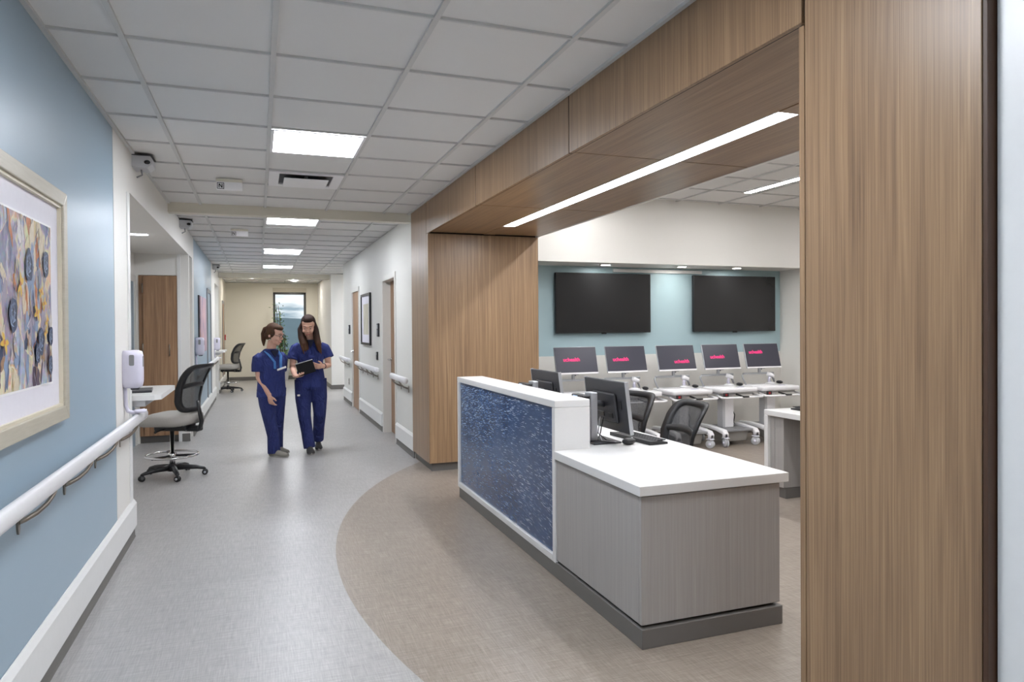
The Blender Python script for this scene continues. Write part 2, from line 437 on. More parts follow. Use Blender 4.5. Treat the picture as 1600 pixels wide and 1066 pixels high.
def handrail(label, y0, y1, x, side, ends, ys, z=0.87):
    t = thing('handrail', label, 'handrail', (x, (y0+y1)/2, z-0.06), group='white corridor handrails')
    dy = (y0+y1)/2; s = side
    prof = [(s*(0.082+0.023*math.cos(a)), 0.058+0.036*math.sin(a)) for a in [2*PI*k/14 for k in range(14)]]
    g = MB(); 
    g.rings([[(p[0], yy-dy, p[1]) for p in prof] for yy in (y0, y1)])
    g.build('rail', white_pl, t)
    for k, (yy, on) in enumerate(((y0, ends[0]), (y1, ends[1]))):
        if on:
            sg = -1 if k == 0 else 1
            c = MB(); R = []
            for q in range(5):
                a = q/4*PI/2
                R.append([(s*(0.085+(px*s-0.085)*math.cos(a)*0.98+(-0.05*math.sin(a))), yy-dy+sg*0.05*math.sin(a), 0.055+(pz-0.055)*(0.35+0.65*math.cos(a))) for px, pz in prof])
            c.rings(R); c.build('end_cap', white_pl, t)
    for yy in ys:
        b = MB()
        b.tube([(s*0.006, yy-dy, -0.05), (s*0.022, yy-dy+0.02, -0.046), (s*0.045, yy-dy+0.06, -0.036), (s*0.066, yy-dy+0.11, -0.016), (s*0.078, yy-dy+0.15, 0.008), (s*0.081, yy-dy+0.17, 0.024)], [0.009, 0.009, 0.0085, 0.008, 0.0075, 0.007], n=8, flat=1.2)
        b.prism([(yy-dy+0.013*math.cos(a), -0.058+0.038*math.sin(a)) for a in [2*PI*k/18 for k in range(18)]], 0 if s > 0 else -0.007, 0.007 if s > 0 else 0, axis='x')
        b.build('bracket', nickel, t)
    return t
handrail('long white handrail on near blue wall under the large framed painting', -2.0, 5.40, XL, 1, (1, 1), (0.3, 1.25, 2.2, 2.98, 3.62, 4.25, 4.95), 0.852)
handrail('far left white handrail on blue wall behind the near stool', 10.75, 14.75, XL, 1, (1, 1), (10.9, 12.3, 13.7, 14.6), 0.852)

# ------------------------------------------------------------------ right corridor wall with two doors
def wallx(name, y0, y1, z0, z1, x=XR, m=grey_wall, t=0.14): return sbox(name, (x, y0, z0), (x+t, y1, z1), m)
wallx('wall_right', 7.5, 8.60, 0, CH)
wallx('wall_right', 8.60, 9.50, 2.08, CH)
wallx('wall_right', 9.50, 11.90, 0, CH)
wallx('wall_right', 11.90, 12.80, 2.08, CH)
wallx('wall_right', 12.80, 14.15, 0, CH)
sbox('wall_side', (XR+0.14, 14.05, 0), (4.2, 14.15, CH), grey_wall)
sbox('wall_side', (4.2, 14.1, 0), (4.3, 20.5, CH), warm)
pier = sbox('wall_pier', (1.59, 16.60, 0), (4.2, 20.45, CH), cream)
sbox('baseboard_pier', (1.575, 16.585, 0), (4.2, 16.60, 0.1), base_grey)
sbox('baseboard_pier', (1.576, 16.60, 0), (1.59, 20.4, 0.1), base_grey)
def door(n, y0, y1, deep, hinge_far=True):
    d = struct(MB().box((XR-0.012, y0-0.05, 0), (XR+deep+0.03, y0+0.02, 2.08), None, 0.003).box((XR-0.012, y1-0.02, 0), (XR+deep+0.03, y1+0.05, 2.08), None, 0.003)
               .box((XR-0.012, y0-0.05, 2.06), (XR+deep+0.03, y1+0.05, 2.13), None, 0.003).build('door_%d' % n, casing))
    sl = MB().box((XR+deep, y0, 0.008), (XR+deep+0.04, y1, 2.08), None, 0.002).build('door_slab', wood_door, d)
    hy = y1-0.07
    h = MB().lathe([(0, 0), (0.027, 0), (0.027, 0.012), (0.012, 0.014), (0.012, 0.05), (0, 0.052)], n=16, mtx=Matrix.Translation((XR+deep, hy, 1.0)) @ Matrix.Rotation(-PI/2, 4, 'Y'))
    h.tube([(XR+deep-0.045, hy+0.01, 1.0), (XR+deep-0.047, hy-0.05, 1.0), (XR+deep-0.042, hy-0.12, 0.998)], [0.011, 0.010, 0.008], n=10)
    h.build('door_handle', chrome, d)
    hg = MB()
    for z in (0.3, 1.05, 1.8): hg.tube([(XR+deep-0.008, y0+0.01, z-0.05), (XR+deep-0.008, y0+0.01, z+0.05)], 0.008, n=8)
    hg.build('hinge', nickel, d)
    return d
door(2, 8.60, 9.50, 0.10)
door(3, 11.90, 12.80, 0.012)
def bump_r(y0, y1): bumper('right', y0, y1, XR-0.002, -1)
bump_r(7.5, 8.54); bump_r(9.56, 11.84); bump_r(12.86, 14.15)
handrail('nearest white handrail on right corridor wall beside the wood pillar', 7.56, 8.46, XR, -1, (0, 1), (7.8, 8.25), 0.85)
handrail('middle white handrail on right corridor wall between the two doors', 9.72, 11.75, XR, -1, (1, 1), (9.95, 10.4, 10.95, 11.45), 0.85)
handrail('farthest white handrail on right corridor wall past the second door', 12.95, 14.15, XR, -1, (1, 1), (13.3, 13.9), 0.85)

# ------------------------------------------------------------------ far end of corridor
WX0, WX1, WZ0, WZ1 = 0.39, 1.27, 0.60, 2.43
sbox('wall_far', (XL-0.1, 20.4, 0), (WX0, 20.55, CH), warm)
sbox('wall_far', (WX1, 20.4, 0), (1.7, 20.55, CH), warm)
sbox('wall_far', (WX0, 20.4, 0), (WX1, 20.55, WZ0), warm)
sbox('wall_far', (WX0, 20.4, WZ1+0.12), (WX1, 20.55, CH), warm)
win = struct(MB().box((WX0, 20.43, WZ0), (WX0+0.06, 20.5, WZ1)).box((WX1-0.06, 20.43, WZ0), (WX1, 20.5, WZ1)).box((WX0, 20.43, WZ1-0.06), (WX1, 20.5, WZ1)).box((WX0, 20.43, WZ0), (WX1, 20.5, WZ0+0.06)).build('window_1', mat('bronze_window_frame', (70, 70, 66), 0.4)))
gl = bpy.data.materials.new('window_glass'); gl.use_nodes = True
gb = gl.node_tree.nodes['Principled BSDF']; gb.inputs['Transmission Weight'].default_value = 1; gb.inputs['Roughness'].default_value = 0; gb.inputs['IOR'].default_value = 1.05
MB().box((WX0+0.06, 20.462, WZ0+0.06), (WX1-0.06, 20.468, WZ1-0.06)).build('window_glass', gl, win)
MB().box((WX0-0.01, 20.385, WZ1), (WX1+0.01, 20.44, WZ1+0.12), None, 0.004).build('blind_cassette', mat('blind_cassette_beige', (190, 182, 164), 0.5), win)
MB().box((WX0-0.02, 20.34, WZ0-0.03), (WX1+0.02, 20.44, WZ0)).build('window_sill', whitep, win)
sbox('baseboard_far', (XL, 20.385, 0), (1.59, 20.4, 0.1), base_grey)
d4 = struct(MB().box((XL-0.001, 18.30, 0), (XL+0.015, 18.37, 2.12)).box((XL-0.001, 19.2, 0), (XL+0.015, 19.27, 2.12)).box((XL-0.001, 18.37, 2.05), (XL+0.015, 19.2, 2.12)).build('door_4', grey_pl))
MB().box((XL, 18.37, 0.01), (XL+0.006, 19.2, 2.05)).build('door_slab', wood_door, d4)
# the frame of a door standing in the far blue wall
d5 = struct(MB().box((XL-0.001, 12.95, 0), (XL+0.018, 13.02, 2.13)).box((XL-0.001, 13.85, 0), (XL+0.018, 13.92, 2.13)).box((XL-0.001, 13.02, 2.06), (XL+0.018, 13.85, 2.13)).build('door_5', grey_pl))
MB().box((XL, 13.02, 0.01), (XL+0.004, 13.85, 2.06)).build('door_slab', blue_wall, d5)
t = thing('fire_alarm_pull', 'small red fire alarm pull station on left wall past the far stool', 'fire alarm', (XL, 19.6, 1.2))
MB().box((0, -0.05, -0.07), (0.03, 0.05, 0.07), None, 0.006).build('housing', red_m, t)
MB().box((0.03, -0.035, -0.03), (0.038, 0.035, 0.0)).build('pull_handle', white_pl, t)

# hills outside the window
hm = MB(); pts = []
random.seed(3)
N = 28; far = []
for i in range(N+1):
    x = -60+140*i/N; far.append((x, 1.9+1.0*math.sin(i*0.55)+0.6*math.sin(i*1.7)+0.1*random.random()))
rows = []
for k, (yy, fz) in enumerate(((60, 0.0), (75, 0.45), (95, 1.0), (125, 0.1))):
    rows.append([(x, yy+2*math.sin(x*0.2), -3+(h+3)*fz) for x, h in far])
hm.rings(rows, None, False, False, True)
struct(hm.build('ground_hills', mat('hazy_hill', (112, 132, 140), 0.9, noise=(0.2, 0.2))))
sbox('ground_outside', (-80, 20.7, -1.0), (80, 62, -0.4), mat('outside_grass', (98, 110, 84), 0.9, noise=(0.5, 0.2)))

# ------------------------------------------------------------------ walls behind camera
sbox('wall_back', (XL-0.1, -5.1, 0), (9.2, -5.0, 3.0), cream)
sbox('wall_right', (XR, -5, 0), (XR+0.14, 1.118, CH), whitep)

# ------------------------------------------------------------------ wood clad portal
PX1 = 2.75
po = thing('wood_portal', 'walnut-veneered portal of two pillars and a deep header framing the nurse station', 'portal', (XF, 4.2, 0))
def pp(name, a, b, m, bev=0.0015):
    return MB().box((a[0]-XF, a[1]-4.2, a[2]), (b[0]-XF, b[1]-4.2, b[2]), None, bev).build(name, m, po)
FZ = 2.372
pp('pillar_core', (XF+0.02, 6.74, 0.085), (PX1-0.02, 7.49, 2.86), gap_m, 0)
pp('pillar_panel', (XF, 6.79, 0.085), (XF+0.02, 7.5, CH-0.002), wood_v)
pp('pillar_panel', (XF+0.006, 6.715, 0.085), (PX1, 6.74, FZ-0.008), wood_v)
pp('pillar_kick', (XF+0.035, 6.76, 0), (PX1-0.03, 7.5, 0.085), base_grey, 0)
pp('pillar_edge', (XF, 6.713, 0.085), (XF+0.02, 6.786, FZ-0.008), wood_v)
pp('pillar_core', (XF+0.02, 1.16, 0.0), (PX1-0.02, 1.68, 2.86), gap_m, 0)
pp('pillar_panel', (XF, 1.138, 0.0), (XF+0.02, 1.690, CH-0.002), wood_v)
pp('pillar_panel', (XF+0.012, 1.705, 0.0), (PX1, 1.728, FZ-0.008), wood_v)
pp('pillar_edge', (XF-0.002, 1.122, 0), (XF+0.03, 1.134, CH-0.002), mat('dark_wood_edge', (70, 46, 30), 0.5))
pp('header_core', (XF+0.012, 1.70, FZ+0.022), (XF+0.02, 6.74, CH), gap_m, 0)
pp('header_core', (XF+0.02, 1.70, FZ+0.06), (PX1-0.005, 6.74, FZ+0.07), gap_m, 0)
ys = [1.698, 3.402, 5.106, 6.786]
for a, b in zip(ys[:-1], ys[1:]):
    pp('header_panel', (XF, a+0.006, FZ-0.004), (XF+0.02, b-0.006, CH-0.002), wood_v)
for y in ys[1:]:
    pp('panel_reveal', (XF+0.002, y-0.0065, FZ-0.004), (XF+0.012, y+0.0065, CH-0.002), gap_m, 0)
for y in ys[1:-1]:
    pp('panel_reveal', (XF+0.033, y-0.006, FZ+0.006), (PX1-0.005, y+0.006, FZ+0.018), gap_m, 0)
pp('panel_reveal', (XF+0.0205, 1.73, FZ+0.001), (XF+0.0315, 6.71, FZ+0.018), gap_m, 0)
for a, b in zip([1.73, 3.402, 5.106], [3.402, 5.106, 6.712]):
    # soffit panel split round the light slot
    q = MB()
    y0, y1 = a+0.005-4.2, b-0.005-4.2
    for x0, x1 in ((XF+0.032, 2.152), (2.272, PX1)):
        q.box((x0-XF, y0, FZ+0.004), (x1-XF, y1, FZ+0.02))
    for s0, s1 in ((a, 2.46), (6.12, b)):
        if s1-s0 > 0.05 and s0 >= a-1e-6 and s1 <= b+1e-6:
            q.box((2.152-XF, max(y0, s0-4.2), FZ), (2.272-XF, min(y1, s1-4.2), FZ+0.02))
    q.build('soffit_panel', wood_y, po)
pp('header_back', (PX1-0.004, 1.70, FZ+0.0), (PX1+0.02, 7.09, 2.90), cream, 0)
lt = thing('linear_light', 'long recessed linear light in the walnut header over the reception desk', 'linear light', (2.212, 4.29, FZ+0.004), group='linear ceiling lights')
MB().box((-0.053, -1.82, 0.0), (0.053, 1.82, 0.006)).build('diffuser', linear_e, lt)
MB().box((-0.06, -1.83, -0.002), (-0.053, 1.83, 0.012)).box((0.053, -1.83, -0.002), (0.06, 1.83, 0.012)).box((-0.053, -1.83, -0.002), (0.053, -1.82, 0.012)).box((-0.053, 1.82, -0.002), (0.053, 1.83, 0.012)).build('frame', white_pl, lt)

# ------------------------------------------------------------------ nurse station shell
SB, SHd = 7.60, 7.10
MB0 = struct(MB().box((2.76, SB, 1.078), (6.65, SB+0.1, 2.2)).build('wall_station', teal_wall))
sbox('wall_station', (2.6, SB-0.004, 0), (6.65, SB+0.1, 1.078), cream)
sbox('wall_station', (6.65, 7.1, 0), (6.75, 7.7, 2.2), cream)
sbox('wall_station', (6.75, SHd, 0), (9.2, SHd+0.1, 2.2), cream)
sbox('wall_station', (2.772, SHd, 2.16), (9.2, SB+0.1, 3.0), cream)
sbox('wall_station', (1.75, 7.505, 0), (2.77, 7.7, 3.0), cream)
sbox('wall_station', (9.1, -3, 0), (9.2, 7.2, 3.0), cream)
sbox('wall_station', (1.7, -3.1, 0), (9.2, -3.0, 3.0), cream)
sbox('baseboard_station', (2.75, SB-0.02, 0), (6.65, SB-0.004, 0.09), base_grey)
sbox('trim_6', (4.10, SB-0.03, 2.095), (5.38, SB, 2.135), whitep)
sl = thing('linear_light', 'slim linear light in the tiled ceiling of the nurse station', 'linear light', (5.13, 5.0, SZ-0.004), group='linear ceiling lights')
MB().box((-0.045, -1.38, 0.0), (0.045, 1.38, 0.006)).build('diffuser', station_e, sl)
MB().box((-0.055, -1.39, -0.002), (-0.045, 1.39, 0.02)).box((0.045, -1.39, -0.002), (0.055, 1.39, 0.02)).build('frame', white_pl, sl)
for i, (x, y) in enumerate(((3.35, 5.4), (3.35, 2.4), (7.5, 5.0), (5.13, 1.0), (7.5, 1.0))):  # extra fixtures out of view, added to brighten the nurse station
    dup(sl, (x, y, SZ-0.004), 0, 'unseen slim linear light added to brighten the station, hidden behind the walnut header')
for i, (x, y, nm) in enumerate(((3.86, 7.33, 'left'), (4.91, 7.32, 'middle'), (5.72, 7.31, 'right'))):
    d = thing('downlight', '%s one of three round downlights over the televisions' % nm, 'downlight', (x, y, 2.158), group='recessed downlights')
    MB().lathe([(0.0, 0.0), (0.052, 0.0), (0.052, -0.003), (0.0, -0.003)], n=24).build('lens', down_e, d)
    MB().lathe([(0.053, 0.002), (0.066, 0.002), (0.066, -0.005), (0.053, -0.005), (0.053, 0.002)], n=24, cap=False).build('ring', white_pl, d)

# ------------------------------------------------------------------ ceiling fixtures of the corridor
def panel(label, x, y, z=CH):
    t = thing('ceiling_light', label, 'ceiling light', (x, y, z-0.004), group='square ceiling light panels')
    MB().box((-0.275, -0.275, 0.0), (0.275, 0.275, 0.004)).build('diffuser', panel_e, t)
    f = MB()
    for a, b in (((-0.293, -0.293), (0.293, -0.275)), ((-0.293, 0.275), (0.293, 0.293)), ((-0.293, -0.275), (-0.275, 0.275)), ((0.275, -0.275), (0.293, 0.275))):
        f.box((a[0], a[1], -0.001), (b[0], b[1], 0.005))
    f.build('frame', white_pl, t)
    return t
GXc = 0.3816
p0 = panel('nearest square light panel in corridor ceiling beside the air vent', GXc, 4.871)
for y, lb in ((8.46, 'second square light panel, first one past the ceiling beam'), (11.95, 'third square light panel down the corridor ceiling'),
              (14.85, 'farthest square light panel down the corridor ceiling'), (1.8, 'square light panel in the corridor ceiling above the viewer'),
              (-1.3, 'square light panel in the corridor ceiling behind the viewer'), (-3.8, 'square light panel at the near end of the corridor')):
    dup(p0, (GXc, y, CH-0.004), 0, lb)
for x, y in ((3.0, 15.4),):
    dup(p0, (x, y, CH-0.004), 0, 'square light panel in the side corridor ceiling')
d = thing('downlight', 'small round downlight in the ceiling of the far end room', 'downlight', (-0.15, 18.4, CH-0.002), group='recessed downlights')
MB().lathe([(0.0, 0.0), (0.07, 0.0), (0.07, -0.003), (0.0, -0.003)], n=24).build('lens', far_e, d)
MB().lathe([(0.071, 0.002), (0.085, 0.002), (0.085, -0.005), (0.071, -0.005), (0.071, 0.002)], n=24, cap=False).build('ring', white_pl, d)
dup(d, (0.9, 19.2, CH-0.002), 0, 'round downlight in the far ceiling in front of the window')
al = thing('alcove_light', 'short slim light fixture in the ceiling of the stool alcove', 'light', (-1.18, 7.77, AH-0.006))
MB().box((-0.14, -0.05, 0), (0.14, 0.05, 0.005)).build('diffuser', linear_e, al)
MB().box((-0.15, -0.06, 0.001), (0.15, -0.05, 0.008)).box((-0.15, 0.05, 0.001), (0.15, 0.06, 0.008)).build('frame', white_pl, al)
dup(al, (-1.18, 16.0, 2.36-0.006), 0, 'short slim light fixture in the ceiling of the far alcove')
# air vent
v = thing('air_vent', 'white square air diffuser with a drop plate in corridor ceiling', 'air vent', (GXc, 6.09, CH))
f = MB()
for a, b in (((-0.29, -0.29), (0.29, -0.23)), ((-0.29, 0.20), (0.29, 0.29)), ((-0.29, -0.23), (-0.21, 0.20)), ((0.21, -0.23), (0.29, 0.20))):
    f.box((a[0], a[1], -0.004), (b[0], b[1], 0.01))
f.build('frame', white_pl, v)
MB().box((-0.21, -0.23, 0.006), (0.21, 0.20, 0.01)).build('throat', mat('vent_throat', (90, 90, 92), 0.7), v)
MB().box((-0.175, -0.19, -0.032), (0.175, 0.165, -0.024), None, 0.003).build('drop_plate', white_pl, v)
MB().box((-0.012, -0.15, -0.024), (0.012, 0.12, 0.006)).box((-0.15, -0.012, -0.024), (0.15, 0.012, 0.006)).build('bracket', grey_pl, v)
# N signs
def nsign(label, x, y):
    t = thing('ceiling_sign', label, 'sign', (x, y, CH), group='ceiling signs marked N')
    MB().box((-0.10, -0.02, -0.088), (0.10, 0.02, -0.002), None, 0.004).build('housing', white_pl, t)
    MB().box((-0.102, -0.03, -0.022), (0.102, 0.03, 0.0), None, 0.003).build('mount', mat('beige_mount', (200, 196, 178), 0.5), t) if False else MB().box((-0.102, -0.026, -0.024), (0.102, 0.026, 0.0), None, 0.003).build('mount', warm, t)
    MB().box((-0.094, -0.0225, -0.084), (-0.040, -0.02, -0.032)).build('marker_border', dark_pl, t)
    MB().box((-0.089, -0.0245, -0.079), (-0.045, -0.0225, -0.037)).build('marker_plate', white_pl, t)
    n = MB(); x0, x1, z0, z1 = -0.082, -0.052, -0.074, -0.042
    n.box((x0, -0.026, z0), (x0+0.007, -0.024, z1)); n.box((x1-0.007, -0.026, z0), (x1, -0.024, z1))
    n.prism([(x0, z1), (x0+0.009, z1), (x1, z0), (x1-0.009, z0)], -0.026, -0.024, axis='y')
    n.build('letter', black_pl, t)
    return t
ns = nsign('nearer white ceiling sign marked N beside the air vent', -0.215, 6.25)
dup(ns, (-0.21, 9.35, CH), 0, 'farther white ceiling sign marked N past the ceiling beam')

# corridor cameras / nurse call housings on left wall
def wallcam(label, y, z, x=XL):
    t = thing('corridor_camera', label, 'camera', (x, y, z), group='grey boxes high on the left wall')
    MB().prism([(0, 0.05), (0, -0.02), (0.02, -0.045), (0.10, -0.035), (0.125, -0.005), (0.125, 0.035), (0.115, 0.05)], -0.08, 0.08, axis='y').build('housing', mat('camera_grey', (158, 160, 164), 0.45), t) if False else MB().prism([(0, 0.05), (0, -0.03), (0.10, -0.035), (0.13, -0.005), (0.13, 0.035), (0.12, 0.05)], -0.09, 0.09, axis='y').build('housing', lgrey_pl, t)
    MB().box((0.0, -0.093, 0.05), (0.135, 0.093, 0.056)).build('cover_plate', dark_pl, t)
    MB().ball((0.10, -0.085, 0.006), (0.022, 0.02, 0.016), n=14).build('lens', lens_m, t)
    b = MB().tube([(0.05, 0.0, -0.03), (0.055, 0, -0.07), (0.02, 0, -0.09)], 0.006, n=8); b.build('bracket', grey_pl, t)
    return t
w0 = wallcam('nearest grey camera housing high on left wall over the alcove', 5.62, 2.62)
dup(w0, (XL, 8.75, 2.62), 0, 'middle grey camera housing on left wall just past the ceiling beam')
dup(w0, (XL, 14.75, 2.62), 0, 'farthest grey camera housing high on left wall past the far artwork')

# ------------------------------------------------------------------ reception desk
t = thing('reception_desk', 'white and grey reception desk with a streaked blue front panel under the walnut header', 'desk', (XF+0.01, 2.70, 0))
def dp(name, a, b, m, bev=0.002, par=None):
    return MB().box((a[0]-XF-0.01, a[1]-2.70, a[2]), (b[0]-XF-0.01, b[1]-2.70, b[2]), None, bev).build(name, m, par or t)
DX0, DX1 = XF+0.012, 2.352
dp('desk_kick', (DX0-0.004, 2.682, 0), (DX1+0.006, 5.66, 0.088), base_grey)
dp('kick_reveal', (DX0+0.02, 2.72, 0.088), (DX1-0.03, 5.6, 0.102), gap_m, 0)
dp('end_panel', (DX0, 2.694, 0.102), (DX1, 2.714, 0.676), lam_grey)
dp('side_panel', (DX0, 2.714, 0.102), (DX0+0.02, 3.628, 0.676), lam_grey)
dp('inner_panel', (DX1-0.02, 2.714, 0.102), (DX1, 3.10, 0.676), lam_grey)
dp('pedestal', (DX0+0.03, 2.72, 0.102), (DX1-0.021, 3.10, 0.66), lam_grey)
o = MB().prism([(XF-0.004, 2.676), (2.392, 2.676), (2.392, 5.69), (1.809, 5.69), (1.809, 3.631), (XF-0.004, 3.629)], 0.683, 0.728, mtx=Matrix.Translation((-XF-0.01, -2.70, 0))).build('worktop', quartz, t)
bv = o.modifiers.new('bevel', 'BEVEL'); bv.width = 0.003; bv.segments = 2
dp('transaction_end', (1.581, 3.632, 0.082), (1.806, 3.672, 0.9715), quartz, 0.003)
dp('transaction_top', (1.581, 3.632, 0.972), (1.806, 5.694, 1.014), quartz, 0.003)
dp('transaction_end', (1.581, 5.654, 0.082), (1.806, 5.694, 0.972), quartz, 0.003)
dp('front_frame', (1.581, 3.672, 0.082), (1.806, 5.654, 0.124), quartz, 0.003)
dp('desk_wall', (1.612, 3.672, 0.124), (1.800, 5.654, 0.972), lam_grey, 0)
# blue panel: object coordinates start at its own lower corner
pb = MB().box((0, 0, 0), (0.012, 1.982, 0.848), streak, 0.001)
rs = random.Random(11)
st_a = mat('pale_streak', (188, 206, 226), 0.4); st_b = mat('mid_blue_streak', (98, 128, 168), 0.4)
for k in range(5200):
    y, z = rs.uniform(0.03, 1.95), rs.uniform(0.02, 0.83)
    dens = 0.18+0.82*(z/0.85)**0.8*(0.55+0.45*math.sin(y*2.1+z*5+0.6))
    if rs.random() > dens: continue
    ang = 0.10*math.sin(1.6*y+2.0)+0.22*(0.5-z)+rs.gauss(0, 0.07)
    ln = rs.uniform(0.018, 0.062)*(1.5 if rs.random() < 0.15 else 1); w = rs.uniform(0.0006, 0.0017)
    c, s_ = math.cos(ang), math.sin(ang); x = -0.0004-0.0000001*k; L = []; bow = rs.uniform(-0.1, 0.1)*ln
    for u, v in ((-1, 0), (-0.4, 1), (0.4, 1), (1, 0), (0.4, -1), (-0.4, -1)):
        a, b2 = u*ln/2, v*w+bow*(1-u*u)
        L.append((x, min(1.975, max(0.005, y+a*c-b2*s_)), min(0.843, max(0.005, z+a*s_+b2*c))))
    pb._add(L, [tuple(range(6))], st_a if rs.random() < 0.42 else st_b)
bp_ = pb.build('blue_panel', None, t, loc=(1.598-XF-0.01, 3.672-2.70, 0.124))
tag(bp_, 'navy panel with white streaks')

def monitor_back(name, label, x, y, z, mini=True):
    """desk monitor facing +x, seen from behind; base at x,y"""
    t = thing(name, label, 'monitor', (x, y, z), group='desk monitors')
    MB().box((-0.13, -0.12, 0.0), (0.06, 0.12, 0.010), None, 0.004).build('stand_base', dark_pl, t)
    MB().box((-0.11, -0.045, 0.012), (-0.065, 0.045, 0.305), None, 0.004).build('stand_column', silver, t)
    T = Matrix.Translation((0.02, 0, 0.225)) @ Matrix.Rotation(math.radians(-7), 4, 'Y')
    b = MB(); b.box((-0.004, -0.265, -0.155), (0.016, 0.265, 0.155), dark_pl, 0.004, T)
    b.box((-0.022, -0.15, -0.10), (-0.003, 0.15, 0.08), dark_pl, 0.008, T)
    b.build('housing', None, t)
    MB().box((0.016, -0.262, -0.150), (0.0185, 0.262, 0.152), None, 0, T).build('screen', screen_m, t)
    for y_ in (-0.268, 0.263): MB().box((-0.006, y_, -0.157), (0.018, y_+0.005, 0.157), None, 0.001, T).build('edge_trim', silver, t)
    MB().tube([(-0.08, 0, 0.24), (-0.03, 0, 0.235), (0.01, 0, 0.225)], 0.018, n=10).build('pivot_arm', dark_pl, t)
    for a_, b_ in (((-0.028, -0.11, -0.07), (-0.021, -0.06, -0.04)), ((-0.028, 0.0, -0.07), (-0.021, 0.09, -0.04)), ((-0.012, -0.2, -0.01), (-0.0035, -0.17, 0.04))): MB().box(a_, b_, None, 0.002, T).build('port_cover', black_pl, t)
    pc = MB().box((-0.165, -0.04, 0.245), (-0.112, 0.12, 0.29), None, 0.006).build('card_reader', black_pl, t)
    MB().box((-0.1665, 0.03, 0.262), (-0.165, 0.09, 0.284)).build('sticker', mat('pale_blue_sticker', (190, 210, 232), 0.5), pc)
    for k in range(3):
        MB().tube([(-0.02, -0.03+0.04*k, 0.15), (-0.05, -0.05+0.03*k, 0.06), (-0.09+0.03*k, -0.09, 0.02), (0.02, -0.14+0.02*k, 0.008)], 0.0035, n=6).build('cable', [black_pl, lgrey_pl, black_pl][k], t)
    return t
ZT = 0.7285
m2 = monitor_back('desk_monitor', 'nearer black monitor seen from behind on the reception desk worktop', 2.00, 3.83, ZT)
m1 = dup(m2, (2.00, 4.78, ZT), 0, 'farther black monitor seen from behind above the white transaction top')
def keyboard(label, x, y, z, rz):
    t = thing('keyboard', label, 'keyboard', (x, y, z), rz, 'keyboards')
    MB().prism([(-0.065, 0.0), (0.065, 0.0), (0.065, 0.012), (-0.065, 0.022)], -0.22, 0.22, axis='y').build('case', black_pl, t)
    k = MB()
    for r in range(5):
        for c in range(15):
            zz = 0.0135+0.0075*(1-r/4)
            k.box((0.052-r*0.024-0.0095+0.0, -0.205+c*0.0275, zz-0.001), (0.052-r*0.024+0.0095, -0.205+c*0.0275+0.023, zz+0.005))
    o = k.build('keys', dark_pl, t); return t
k0 = keyboard('black keyboard on reception desk in front of the nearer monitor', 2.22, 3.80, ZT, math.radians(4))
k1 = dup(k0, (2.24, 4.78, ZT), 0, 'black keyboard on reception desk in front of the farther monitor')
def mouse(label, x, y, z, rz=0, grp='computer mice'):
    t = thing('computer_mouse', label, 'mouse', (x, y, z), rz, grp)
    MB().ball((0, 0, 0.012), (0.052, 0.031, 0.02), n=16).build('body', black_pl, t)
    for o in kids(t): o.location.z = 0.008
    MB().ball((0.026, 0, 0.036), (0.009, 0.004, 0.006), n=10).build('wheel', lgrey_pl, t)
    return t
ms = mouse('black mouse beside the keyboard on the reception desk worktop', 2.075, 3.655, ZT, 0.3)
o = tag(MB().box((-0.10, -0.14, 0), (0.10, 0.14, 0.002)).build('paper_sheet', whitep, None, (1.93, 4.13, ZT), (0, 0, 0.2)), 'white paper sheets lying behind the nearer desk monitor', 'paper')
o = tag(MB().box((-0.03, -0.03, 0), (0.03, 0.03, 0.012)).build('sticky_notes', yellow_m, None, (1.90, 4.06, ZT+0.0025), (0, 0, 0.4)), 'yellow pad of sticky notes on the reception worktop', 'sticky notes')

